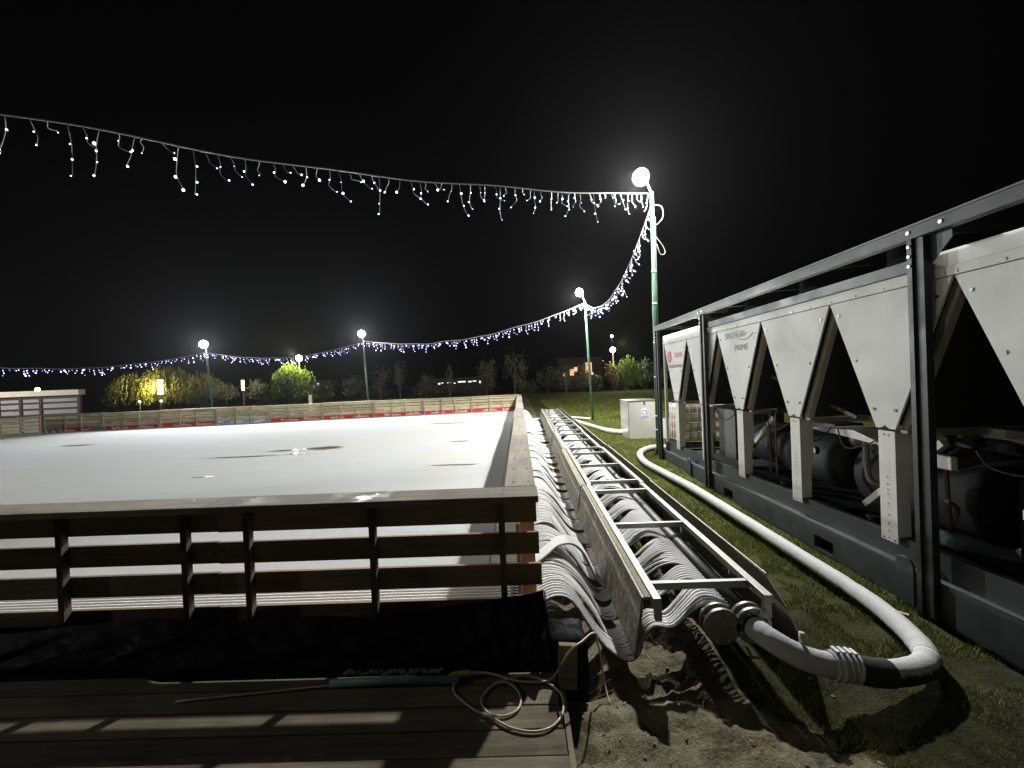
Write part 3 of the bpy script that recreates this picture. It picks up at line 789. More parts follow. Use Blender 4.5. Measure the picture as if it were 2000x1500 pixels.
for j in range(15):
    t = j/14; row = []
    for i in range(33):
        a = 2*math.pi*i/32; sx = max(-1, min(1, 1.35*math.cos(a))); sy = max(-1, min(1, 1.35*math.sin(a)))
        f = 1 + .10*nz(math.cos(a)*3, math.sin(a)*3, t*5) + .05*nz(math.cos(a)*9, math.sin(a)*9, t*9)
        if t < .75: r = 1; z = -.16 + (t/.75)*.335
        else: r = 1 - ((t-.75)/.25); z = .175 + .03*(1-r*r)
        row.append((.222 + .112*sx*f*max(r, .0), 2.445 + .13*sy*f*r, z - .035 + .014*nz(sx*3*r, sy*3*r, 2)))
    rows.append(row)
m.grid(rows); tag(m.build('plastic_bundle', M['plastic'], recalc=False), 'black plastic wrapped bundle at the barrier corner under the first tubes', 'bundle')
m = MB(); m.bar((.195, 2.215, -.03), (.212, 2.262, .178), .10, .055, up=(0,1,0)); tag(m.build('timber_block', M['deck'], None, .004), 'short leaning timber block end at the deck corner', 'timber block')
m = MB(); m.tube([(-1.105, 2.225, .022), (-.75, 2.232, .023), (-.40, 2.225, .022)], .020, 16); tag(m.build('conduit', M['bluepipe'], None), 'pale blue plastic conduit lying at the foot of the black film', 'conduit')
m = MB()
for k in range(26):
    x = -1.03 + k*.0215; m.ball((x, 2.258 + .004*math.sin(k*2.3), .052 + .008*math.sin(k*1.1)*(k % 3 > 0)), .013 + .006*random.random(), 8, 0, .6)
tag(m.build('foam_bead', M['rope']), 'lumpy grey foam bead above the pale blue conduit', 'foam bead')
cb = MB()
P = [(-1.9, 2.14, .008), (-1.18, 2.218, .008), (-.95, 2.238, .008), (-.734, 2.250, .008), (-.60, 2.243, .010), (-.5, 2.226, .020), (-.43, 2.240, .03), (-.40, 2.236, .03), (-.422, 2.193, .01), (-.405, 2.145, .008), (-.367, 2.102, .008), (-.29, 2.035, .008), (-.2, 1.984, .008), (-.11, 1.925, .008), (-.026, 1.9, .008), (.04, 1.902, .008),
     (.094, 1.925, .008), (.14, 1.98, .008), (.158, 2.05, .008), (.150, 2.13, .008), (.10, 2.19, .010), (.03, 2.232, .016), (-.05, 2.247, .018), (-.12, 2.225, .018), (-.19, 2.205, .012), (-.241, 2.155, .008), (-.259, 2.081, .008), (-.214, 2.009, .008), (-.138, 1.991, .008), (-.075, 2.025, .008), (-.055, 2.09, .008), (-.075, 2.155, .010), (-.12, 2.197, .016), (-.18, 2.20, .02), (-.21, 2.19, .012)]
cbo = MB().tube(catmull(P, 6), .0058, 8); 
cable = cbo.build('power_cable', M['cable']); tag(cable, 'cream power cable coiled in loops on the deck corner', 'cable')
P = [(-.40, 2.262, .032), (-.30, 2.266, .03), (-.219, 2.262, .024), (-.15, 2.235, .02), (-.06, 2.205, .018), (.04, 2.196, .020), (.10, 2.205, .022), (.15, 2.232, .05), (.185, 2.20, .14), (.235, 2.19, .205), (.29, 2.235, .208), (.345, 2.30, .205), (.385, 2.36, .17), (.40, 2.42, .09), (.42, 2.43, -.02), (.43, 2.4, -.15), (.44, 2.3, -.2)]
tag(MB().tube(catmull(P, 6), .0058, 8).build('power_cable', M['cable']), 'cream power cable running over the black bundle and down to the tubes', 'cable')
m = MB(); P = catmull([(-.47, 2.232, .024), (-.44, 2.244, .032), (-.40, 2.252, .033), (-.36, 2.258, .033), (-.335, 2.262, .03)], 4)
m.tube(P, [.010 + .004*math.sin(k*1.9)**2 + .004*(k > 4) for k in range(len(P))], 10); m.build('tape_wrap', M['yellow'], cable)

# ------------------------------------------------------------------ frosted hose
hp = [(3.35, 9.50, -.04), (3.12, 9.60, -.045), (2.80, 9.36, -.05), (2.52, 8.80, -.05), (2.39, 7.95, -.055), (2.46, 7.1, -.07), (2.545, 6.2, -.085), (2.57, 5.25, -.10), (2.58, 4.4, -.11), (2.58, 3.75, -.115), (2.575, 3.33, -.115), (2.545, 3.0, -.11), (2.48, 2.72, -.105),
      (2.39, 2.51, -.095), (2.27, 2.385, -.085), (2.12, 2.325, -.075), (1.97, 2.29, -.055), (1.85, 2.275, -.03), (1.76, 2.285, -.008)]
hs = thing('frosted_hose', 'thick white frosted hose curving from the header flange back along the chiller skid', 'hose', (1.76, 2.3, -.1))
O = Vector(hs.location)
P = catmull([Vector(p)-O for p in hp], 8); ks = 8*13 + 3
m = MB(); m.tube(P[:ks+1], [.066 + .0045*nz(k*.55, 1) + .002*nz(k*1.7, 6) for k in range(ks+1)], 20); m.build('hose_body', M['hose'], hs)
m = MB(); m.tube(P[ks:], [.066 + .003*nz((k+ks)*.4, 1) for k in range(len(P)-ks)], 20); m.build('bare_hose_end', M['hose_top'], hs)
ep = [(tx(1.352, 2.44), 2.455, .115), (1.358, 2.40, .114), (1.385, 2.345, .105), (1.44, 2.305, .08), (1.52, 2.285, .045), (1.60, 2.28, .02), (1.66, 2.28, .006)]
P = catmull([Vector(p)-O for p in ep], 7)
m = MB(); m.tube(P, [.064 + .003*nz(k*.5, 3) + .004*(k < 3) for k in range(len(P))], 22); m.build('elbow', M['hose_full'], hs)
P = catmull([Vector(p)-O for p in [(1.655, 2.28, .006), (1.70, 2.281, .0), (1.76, 2.285, -.009), (1.80, 2.281, -.018)]], 5)
m = MB(); m.tube(P, .074, 22); cpl = m.build('coupling', M['hose_full'], hs)
for q in (4, 7, 10, 13):
    a = P[q]; d = (P[q+1]-P[q-1]).normalized()
    m = MB(); m.tube([a-d*.008, a+d*.008], .0795, 22); cl = m.build('clamp', M['fr_clamp'], hs)
    m = MB(); m.bar(a + Vector((0, -.02, .083)), a + Vector((.0, .03, .083)), .018, .018); m.build('clamp_bolt', M['fr_clamp'], cl)
m = MB(); m.cyl(Vector((1.52, 2.30, .10))-O, Vector((1.525, 2.31, .175))-O, .014, 12); m.build('vent_stub', M['hose_full'], hs)
m = MB(); P = catmull([Vector(p)-O for p in [(1.795, 2.281, -.017), (1.85, 2.276, -.03), (1.92, 2.283, -.046), (1.98, 2.292, -.057)]], 4)
m.tube(P, .0715, 20); m.build('sleeve', M['black'], hs)

# white pipe from the steel tank to the tray, plus the pipe by the second pole
tag(MB().tube(catmull([(3.25, 12.2, -.02), (2.9, 12.45, -.03), (2.65, 13.1, -.04), (2.4, 14.6, -.05), (2.15, 15.9, -.04), (1.95, 16.6, .0), (1.85, 17.0, .08)], 6), .075, 14).build('drain_pipe', M['white']), 'white drain pipe lying on grass from the steel tank to the tray', 'pipe')
tag(MB().tube([(1.72, 18.4, -.05), (2.9, 16.95, -.06)], .045, 12).build('spare_pipe', M['white']), 'short white pipe lying on grass at the foot of the second pole', 'pipe')

# ------------------------------------------------------------------ steel tank with CS sign, second sheet, IBC
tk = thing('steel_tank', 'polished steel tank box with a CS sign standing on grass', 'tank', (3.47, 11.95, -.13))
m = MB(); m.box(-.45, .40, -.45, .45, 0, 1.06); m.build('tank_body', M['palebox'], tk, .006)
for xx in (-.447, .397):
    m = MB(); m.box(xx-.012, xx+.012, -.455, -.4505, .01, 1.055); m.build('corner_trim', M['galv'], tk)
m = MB(); m.box(-.03, .03, -.463, -.4505, .96, 1.05); m.build('clasp', M['galv_dark'], tk, .003)
m = MB(); m.box(-.47, .42, -.47, .47, 1.063, 1.078); m.build('lid', M['galv_dark'], tk, .003)
m = MB(); m.prism([(-.095, -.453, .60), (.095, -.453, .60), (.105, -.453, .80), (.0, -.453, .88), (-.105, -.453, .80)], (0, -.003, 0)); sg = m.build('sign', M['white'], tk)
def text_mesh(name, txt, size, mat, parent, Mx, squeeze=1.0, ext=.0008):
    c = bpy.data.curves.new('lettering', 'FONT'); c.body = txt; c.size = size; c.extrude = ext; c.align_x = 'CENTER'; c.align_y = 'CENTER'
    o = bpy.data.objects.new('tmp', c); COL.objects.link(o)
    bpy.context.view_layer.update()
    me = bpy.data.meshes.new_from_object(o.evaluated_get(bpy.context.evaluated_depsgraph_get()))
    bpy.data.objects.remove(o); bpy.data.curves.remove(c)
    me.transform(Mx @ Matrix.Diagonal((squeeze, 1, 1, 1)))
    me.materials.clear(); me.materials.append(mat)
    q = bpy.data.objects.new(name, me); COL.objects.link(q); q.parent = parent; return q
RX = Matrix.Rotation(R(90), 4, 'X')
text_mesh('lettering', 'CS', .175, M['blue'], sg, Matrix.Translation((0, -.4575, .735)) @ RX, .95, .001)
m = MB(); m.box(-.085, .085, -.4585, -.4565, .625, .645); m.box(-.105, .105, -.4585, -.4565, .595, .602); m.build('sign_band', M['blue'], sg)
m = MB(); m.box(3.93, 4.5, 11.45, 11.47, -.14, .42); tag(m.build('white_panel', M['white']), 'low white panel leaning beside the steel tank behind the pole', 'panel')
ib = thing('ibc_container', 'yellowed liquid container in a wire cage behind the chiller frame', 'container', (4.3, 10.1, -.13))
m = MB(); m.box(-.5, .5, -.45, .45, .15, 1.05); m.build('tank', M['ibc'], ib, .06)
m = MB()
for z in (.18, .40, .62, .84, 1.04):
    for a, q in (((-.53,-.48),(.53,-.48)), ((.53,-.48),(.53,.48)), ((.53,.48),(-.53,.48)), ((-.53,.48),(-.53,-.48))): m.tube([(*a, z), (*q, z)], .010, 6)
for q in np.linspace(-.53, .53, 7):
    m.tube([(q, -.48, .12), (q, -.48, 1.05)], .010, 6); m.tube([(-.53, q*.9, .12), (-.53, q*.9, 1.05)], .010, 6)
m.build('cage', M['galv'], ib)
m = MB(); m.box(-.54, .54, -.5, .5, 0, .115); m.build('pallet', M['black'], ib)
m = MB(); m.cyl((.12, -.46, .5), (.12, -.60, .5), .05, 14); m.cyl((.12, -.57, .5), (.12, -.57, .62), .02, 10); m.build('valve', M['black'], ib)

# ------------------------------------------------------------------ chiller in its steel frame
CX = 2.97                                           # panel plane
ch = thing('chiller', 'large white air cooled chiller with V shaped panels in a dark steel frame', 'chiller', (CX, 3.5, -.2))
CO = Vector(ch.location)
class CB(MB):
    def build(s, name, mats, parent=None, bevel=0, recalc=True):
        s.v = [(p[0]-CO.x, p[1]-CO.y, p[2]-CO.z) for p in s.v]
        return MB.build(s, name, mats, parent, bevel, recalc)
YA, YZ = 8.66, -1.2
# skid: lower beam with fork pockets, recessed upper band
pk = [(3.96, 4.21), (5.80, 6.05)]
m = CB(); segs = [YZ, 3.96, 4.21, 5.80, 6.05, YA]
for k in range(5):
    y0, y1 = segs[k], segs[k+1]
    if (y0, y1) in pk:
        m.box(2.94, 3.0, y0, y1, -.035, .078); m.box(2.94, 3.0, y0, y1, -.235, -.155); m.box(3.12, 3.13, y0, y1, -.155, -.035)
    else: m.box(2.94, 3.0, y0, y1, -.235, .078)
m.box(3.0, 3.02, YZ, YA, .0, .0775); m.box(2.95, 5.2, YA-.06, YA-.001, -.235, .077)
sk_ = m.build('skid', M['skid'], ch)
m = CB(); m.box(2.942, 3.03, YZ, YA-.001, .0785, .086); m.build('ledge', M['beampaint'], sk_)
m = CB(); m.box(3.012, 3.03, YZ, YA-.05, .087, .262); m.box(3.012, 3.075, YZ, YA-.05, .2625, .270)
m.build('upper_band', M['skid'], ch)
m = CB(); m.box(3.05, 5.15, YZ, YA-.08, .02, .04); m.build('floor_plate', M['motor'], ch)
for yy in (3.20, 7.22):
    m = CB(); P = [(2.93, yy-.075, -.20), (2.93, yy+.075, -.20), (2.93, yy+.075, .10)] + [(2.93, yy+.075*math.cos(a), .10+.075*math.sin(a)) for a in np.linspace(.3, math.pi-.3, 8)] + [(2.93, yy-.075, .10)]
    m.prism(P, (-.02, 0, 0)); lg = m.build('lifting_lug', M['skid'], ch, .002)
    m = CB(); m.cyl((2.9085, yy, .10), (2.911, yy, .10), .032, 20); m.build('lug_hole', M['black'], lg)
# frame posts and rails
for yy, nm in ((8.58, 0), (6.46, 1), (3.01, 2)):
    m = CB(); x0, x1 = 2.865, 2.938
    m.box(x0+.020, x1, yy-.062, yy+.060, -.235, 2.553); m.box(x0, x0+.0195, yy+.004, yy+.040, -.235, 2.553)
    po = m.build('frame_post', M['postpaint'], ch)
    bolts('bolt', [((x0-.008, yy+.022, z), (x0, yy+.022, z), .012) for z in (2.50, 2.43, 2.36)], M['boltbright'], po, 6, CO)
m = CB(); x0 = 2.862
m.box(x0, x0+.008, YZ, YA, 2.562, 2.638); m.box(x0-.010, x0+.075, YZ, YA, 2.639, 2.652); m.box(x0, x0+.075, YZ, YA, 2.554, 2.561)
tb = m.build('top_beam', M['beampaint'], ch)
bolts('bolt', [((x0-.008, yy, 2.60), (x0, yy, 2.60), .015) for yy in (2.80, 3.03, 6.40, 6.52)], M['boltbright'], tb, 6, CO)
for yy in (8.60, 6.46, 3.01, -.6):
    m = CB(); m.box(2.945, 5.15, yy-.03, yy+.03, 2.58, 2.65); m.build('cross_beam', M['postpaint'], ch)
m = CB(); m.box(5.08, 5.16, YZ, YA, 2.555, 2.652); m.build('rear_beam', M['postpaint'], ch)
m = CB(); m.prism([(2.935, 2.948, 2.552), (2.935, 2.80, 2.552), (2.935, 2.80, 2.50), (2.935, 2.948, 2.35)], (.008, 0, 0)); m.build('gusset', M['beampaint'], ch)
m = CB(); m.box(2.935, 2.968, 3.072, 6.40, 2.335, 2.343); m.box(2.935, 2.941, 3.072, 6.40, 2.3435, 2.412); m.box(2.935, 2.968, 3.072, 6.40, 2.4125, 2.421)
m.build('side_rail', M['beampaint'], ch)
# fascia above the panels (upper rounded casing, lower strip)
m = CB(); P = [(2.972, 8.44, 2.315), (2.972, 8.44, 2.40)] + [(2.972+.03-.03*math.cos(a), 8.44, 2.40+.03*math.sin(a)) for a in np.linspace(.2, math.pi/2, 5)] + [(5.1, 8.44, 2.43), (5.1, 8.44, 2.315)]
m.prism(P, (0, YZ-8.44+.1, 0)); fa = m.build('casing', M['panel'], ch)
m = CB()
for k in range(9): m.box(2.966, 3.0, max(YZ+.1, 8.43-1.109*(k+1)+.0015), 8.43-1.109*k-.0015, 2.247, 2.312)
m.box(3.001, 5.08, YZ+.1, 8.43, 2.26, 2.31); fs_ = m.build('fascia', M['panel'], ch)
bolts('bolt', [((2.961, yy, 2.266), (2.966, yy, 2.266), .009) for yy in np.arange(1.7, 8.4, .277)], M['bolt'], fs_, 8, CO)
CY = [7.825 - 1.109*k for k in range(9)]
HW = .548; BW = .088; ZT = 2.241; ZB = 1.135
m_panel = None
for k, cy in enumerate(CY):
    # V panel with a notched lower edge
    m = CB(); P = [(CX, cy+HW, ZT), (CX, cy-HW, ZT), (CX, cy-BW, ZB), (CX, cy-.03, ZB+.002), (CX, cy+.005, ZB+.028), (CX, cy+.04, ZB+.004), (CX, cy+BW, ZB)]
    m.prism(P, (.018, 0, 0)); pn = m.build('v_panel', M['panel'], ch, .003)
    if k < 7: bolts('bolt', [((CX-.007, cy+sgn*(BW + (HW-BW)*(z-ZB)/(ZT-ZB) - .055), z), (CX, cy+sgn*(BW + (HW-BW)*(z-ZB)/(ZT-ZB) - .055), z), .013) for z in (2.12, 1.70, 1.29) for sgn in (-1, 1)], M['bolt'], pn, 8, CO)
    if k == 0:
        RT = Matrix(((0, 0, -1, 0), (-1, 0, 0, 0), (0, 1, 0, 0), (0, 0, 0, 1)))
        T = lambda y, z: Matrix.Translation((CX-.003-CO.x, y-CO.y, z-CO.z)) @ RT
        text_mesh('lettering', 'TRANE', .135, M['red'], pn, T(7.55+.10, 1.995), .95)
        text_mesh('lettering', 'Rental Services', .115, M['greytxt'], pn, T(7.80, 1.80), .92)
        m = CB(); m.cyl((CX-.003, 8.10, 1.985), (CX-.0015, 8.10, 1.985), .115, 28); m.build('emblem', M['red'], pn)
        m = CB(); m.tube([(CX-.005, 8.10+.062*math.cos(a), 1.985+.062*math.sin(a)*1.25) for a in np.linspace(0, 6.283, 20)], .006, 4); m.box(CX-.006, CX-.0035, 8.092, 8.108, 1.93, 2.05); m.build('emblem_mark', M['white'], pn)
    if k == 2:
        text_mesh('lettering', 'SINTESIS', .120, M['greytxt'], pn, T(5.66, 2.142), 1.15)
        text_mesh('lettering', 'PRIME', .115, M['greytxt'], pn, T(5.50, 1.965), 1.10)
        m = CB(); m.tube(catmull([(CX-.003, 5.55, 2.085), (CX-.003, 5.42, 2.062), (CX-.003, 5.30, 2.085), (CX-.003, 5.21, 2.13)], 4), .005, 4)
        m.tube(catmull([(CX-.003, 5.66, 2.15), (CX-.003, 5.5, 2.135), (CX-.003, 5.36, 2.15)], 4), .004, 4); m.build('emblem_mark', M['greytxt'], pn)
    # the two inclined coils behind the panel, with their end channels
    for sgn in (-1, 1):
        a = Vector((0, cy+sgn*(HW-.035), ZT)); bq = Vector((0, cy+sgn*(BW-.015), ZB+.02)); d = (bq-a).normalized(); nn = Vector((0, d.z*sgn, -d.y*sgn)); nn = Vector((0, -d.z, d.y)) * (1 if sgn < 0 else -1)
        # coil slab
        m = CB(); P = [a, bq, bq+nn*-.05, a+nn*-.05]
        m.prism([(3.10, p.y, p.z) for p in P], (1.95, 0, 0)); m.build('coil', M['coil'], ch)
        m = CB(); m.prism([(3.035, p.y, p.z) for p in (a+nn*.006, bq+nn*.006, bq-nn*.056, a-nn*.056)], (.06, 0, 0))
        ef = m.build('coil_end_channel', M['tan'], ch, .002)
        m = CB()
        for q in (.12, .33, .55, .74, .9):
            c_ = a.lerp(bq, q); 
            m.prism([(3.045, p.y, p.z) for p in (c_+nn*.0075-d*.045, c_+nn*.0075+d*.045, c_+nn*.0095+d*.045, c_+nn*.0095-d*.045)], (.035, 0, 0))
        m.build('channel_slots', M['black'], ef)
    # leg
    if k < 7:
        m = CB(); hw = .076
        m.prism([(CX+.006, cy-hw, .215), (CX+.006, cy-hw, 1.118), (CX+.006, cy+hw, 1.118), (CX+.006, cy+hw, .215)], (.012, 0, 0))
        m.prism([(CX+.019, cy-hw+.001, .27), (CX+.115, cy-hw+.001, .27), (CX+.115, cy-hw+.001, .62), (CX+.145, cy-hw+.001, .68), (CX+.145, cy-hw+.001, 1.10), (CX+.019, cy-hw+.001, 1.10)], (0, .006, 0))
        m.prism([(CX+.019, cy+hw-.007, .27), (CX+.115, cy+hw-.007, .27), (CX+.145, cy+hw-.007, .68), (CX+.145, cy+hw-.007, 1.10), (CX+.019, cy+hw-.007, 1.10)], (0, .006, 0))
        lg = m.build('support_leg', M['legpaint'], ch, .002)
        bolts('bolt', [((CX+.002, cy, z), (CX+.006, cy, z), .0055) for z in (.245, .30, .36, .43, .52, .60, .64, .68, .74)] + [((CX+.002, cy+q, z), (CX+.006, cy+q, z), .007) for q, z in ((-.05, .235), (.05, .235), (-.022, 1.085), (.022, 1.085))], M['bolt'], lg, 6, CO)
m = CB(); m.box(CX+.002, CX+.05, 8.40, 8.455, .265, 2.31); m.build('corner_post', M['legpaint'], ch, .002)
# fans on the roof
for cy in CY:
    for fx in (3.52, 4.55):
        m = CB(); m.lathe([(.40,.0), (.395,.05), (.37,.09), (.362,.10), (.37,.11), (.362,.12), (.37,.13), (.362,.14), (.37,.15), (.362,.16), (.37,.17), (.365,.20), (.372,.215), (.35,.215), (.345,.05), (.1,.05), (0,.05)], 36, 0, Matrix.Translation((fx, cy, 2.432)))
        fn = m.build('fan', M['blackgloss'], ch)
        m = CB()
        for rr in (.10, .18, .26, .34): m.tube([(fx+rr*math.cos(a), cy+rr*math.sin(a), 2.652) for a in np.linspace(0, 6.2832, 25)], .004, 4)
        for a in np.linspace(0, 6.2832, 9)[:-1]: m.tube([(fx, cy, 2.655), (fx+.36*math.cos(a), cy+.36*math.sin(a), 2.652)], .004, 4)
        m.build('fan_grille', M['galv_dark'], fn)
# plant inside
m = CB(); m.box(3.70, 3.76, YZ, 8.4, 1.06, 1.12); m.box(3.08, 5.0, 8.33, 8.39, 1.06, 1.11)
for cy in CY[:7]: m.box(3.12, 5.0, cy-.03, cy+.03, 1.065, 1.115)
m.build('inner_frame', M['tan'], ch)
for (a, q) in (((3.35, 4.06, .30), (3.35, 3.30, 1.02)), ((3.25, 6.15, .28), (3.25, 5.30, 1.04)), ((3.45, 2.9, .3), (3.45, 2.0, 1.02))):
    m = CB(); m.bar(a, q, .055, .055); m.build('brace', M['legpaint'], ch, .002)
for (a, q) in (((3.25, 5.6, 1.66), (3.25, 4.0, 1.16)), ((3.3, 7.5, 1.66), (3.3, 6.2, 1.25))):
    m = CB(); m.bar(a, q, .035, .035); m.build('pipe_run', M['pipe'], ch)
def barrel(c, r, L, mat, name):
    m = CB(); prof = [(0, 0), (r*.55, .0), (r*.86, .035), (r, .10), (r, L-.10), (r*.86, L-.035), (r*.55, L), (0, L)]
    m.lathe(prof, 32, 0, Matrix.Translation((c[0], c[1]+L/2, c[2])) @ Matrix.Rotation(R(90), 4, 'X')); return m.build(name, mat, ch)
barrel((3.62, 4.95, .60), .30, .95, M['motor'], 'compressor_motor')
barrel((3.75, 3.72, .56), .36, 1.25, M['black'], 'evaporator')
barrel((3.9, 6.3, .55), .32, 1.2, M['motor'], 'compressor_motor')
m = CB(); m.box(3.48, 3.80, 4.6, 5.0, .91, 1.02); m.build('terminal_box', M['motor'], ch, .01)
m = CB(); m.tube(catmull([(3.30, 3.98, 1.02), (3.30, 3.98, .80), (3.30, 3.96, .60), (3.32, 3.90, .54), (3.4, 3.78, .52), (3.55, 3.6, .52)], 5), .026, 12); m.build('pipe_bend', M['pipe'], ch)
m = CB(); m.tube(catmull([(3.55, 4.35, .86), (3.45, 4.25, .90), (3.42, 4.0, .90), (3.45, 3.5, .88)], 5), .07, 16); m.build('suction_pipe', M['pipe'], ch)
for px, r in ((3.42, .095), (3.62, .10)):
    m = CB(); m.tube(catmull([(px, 2.55+.1*(px > 3.5), .92), (px, 2.55, 1.4), (px+.02, 2.58, 1.75), (px+.12, 2.70, 1.95), (px+.3, 2.8, 2.0)], 6), r, 18); m.build('riser_pipe', M['black'], ch)
m = CB(); m.lathe([(0, .05), (.30, .05), (.34, .09), (.34, .86), (.31, .93), (.2, .965), (0, .97)], 36, 0, Matrix.Translation((3.40, 2.42, 0))); sep = m.build('oil_separator', M['blackgloss'], ch)
m = CB(); P = []
for tq, z0, z1 in ((0, .80, .90), (.25, .815, .895), (.5, .83, .88), (.75, .835, .865), (1, .84, .845)):
    a = math.pi - .12 + tq*1.0; P.append(((3.40+.343*math.cos(a), 2.42+.343*math.sin(a), z0), (3.40+.343*math.cos(a), 2.42+.343*math.sin(a), z1)))
m.grid([[p[0] for p in P], [p[1] for p in P]]); m.build('warning_label', M['yellow'], sep)
m = CB(); a = math.pi-.42; m.box(-.004, .004, -.03, .03, .66, .72, 0, Matrix.Translation((3.40+.345*math.cos(a), 2.42+.345*math.sin(a), 0)) @ Matrix.Rotation(a, 4, 'Z')); m.build('sticker', M['white'], sep)
m = CB(); m.cyl((3.16, 3.20, .33), (3.16, 3.02, .33), .055, 16); m.build('water_stub', M['bluepipe'], ch)
m = CB(); m.tube(catmull([(3.2, 3.06, .86), (3.3, 3.0, .9), (3.5, 2.95, .92), (4.2, 2.9, .9)], 4), .02, 8); m.tube(catmull([(3.15, 3.1, .62), (3.25, 3.12, .55), (3.25, 3.15, .4), (3.4, 3.1, .35)], 4), .015, 8); m.build('small_pipe', M['pipe'], ch)
for (py, pz, ph, pr) in ((5.35, .3, .75, .016), (5.22, .25, .85, .012), (4.72, .95, .2, .02), (6.0, .25, .8, .014), (6.9, .3, .7, .018), (3.15, .35, .55, .016)):
    m = CB(); m.tube(catmull([(3.22, py, pz), (3.22, py+.01, pz+ph*.6), (3.25, py+.04, pz+ph), (3.36, py+.06, pz+ph+.06), (3.6, py+.02, pz+ph+.05)], 5), pr, 8); m.build('copper_pipe', M['copper'], ch)
for k in range(7):
    y = 2.9 + .62*k; m = CB(); m.tube(catmull([(3.16, y, 1.03), (3.15, y-.10, .93-.03*(k % 3)), (3.17, y-.30, .92-.05*(k % 2)), (3.2, y-.48, 1.03)], 6), .007, 6); m.build('cable_loop', M['black'], ch)
for (y, z) in ((5.75, .62), (4.55, .75), (6.05, .9)):
    m = CB(); m.cyl((3.20, y, z), (3.24, y, z), .045, 18); m.cyl((3.195, y, z), (3.1995, y, z), .037, 18, 1); m.build('gauge', [M['black'], M['white']], ch)
m = CB(); m.box(3.13, 3.18, 3.04, 3.26, .86, .96); m.build('junction_box', M['white'], ch, .01)
m = CB(); m.box(4.6, 4.63, YZ, 5.0, .05, 1.02); m.build('dark_backing', M['motor'], ch)  # dark sheet added to stand for the darkness behind the chiller
m = CB(); m.tube([(3.95, YZ, .30), (3.95, 3.1, .30)], .13, 16); m.build('suction_pipe', M['black'], ch)
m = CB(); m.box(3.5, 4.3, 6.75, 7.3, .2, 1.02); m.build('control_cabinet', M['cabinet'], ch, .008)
m = CB(); m.prism([(3.2, 4.6, 1.0), (3.2, 3.6, .93), (3.2, 4.0, 1.04)], (.5, 0, 0)); m.build('drip_tray', M['legpaint'], ch)
for k in range(10):
    y = 3.3 + .31*k + random.uniform(-.05, .05); x = random.uniform(3.2, 3.32); h = random.uniform(.10, .22)
    m = CB(); m.cyl((x, y, .042), (x, y, .042+h), .035, 12); m.tube([(x-.09, y-.1, .08), (x, y, .09), (x+.1, y+.1, .09)], .028, 10); m.cyl((x, y, .045+h), (x, y, .06+h), .055, 12); m.build('base_valve', M['motor'], ch)
for (x, y, l) in ((2.75, 3.05, 'small yellow scrap of wood on grass beside the near frame post'), (2.9, 2.05, 'longer scrap of wood lying on grass by the skid')):
    m = MB(); m.box(-.06, .06, -.015, .015, 0, .014); o = m.build('wood_scrap', M['wood_pale_x']); o.location = (x, y, ground_z(x, y)+.006); o.rotation_euler = (0, .08, -.7 if y > 2.5 else -.9); o.scale = (.6,1,1) if y > 2.5 else (1.6,2,1.5); tag(o, l, 'wood scrap')
m = MB(); m.lathe([(.0,.0), (.034,.0), (.036,.008), (.02,.014), (0,.012)], 18); o = m.build('bottle_cap', M['galv_dark']); o.location = (1.98, 2.55, ground_z(1.98, 2.55)+.012); tag(o, 'small round metal cap lying on grass near the hose coupling', 'cap')

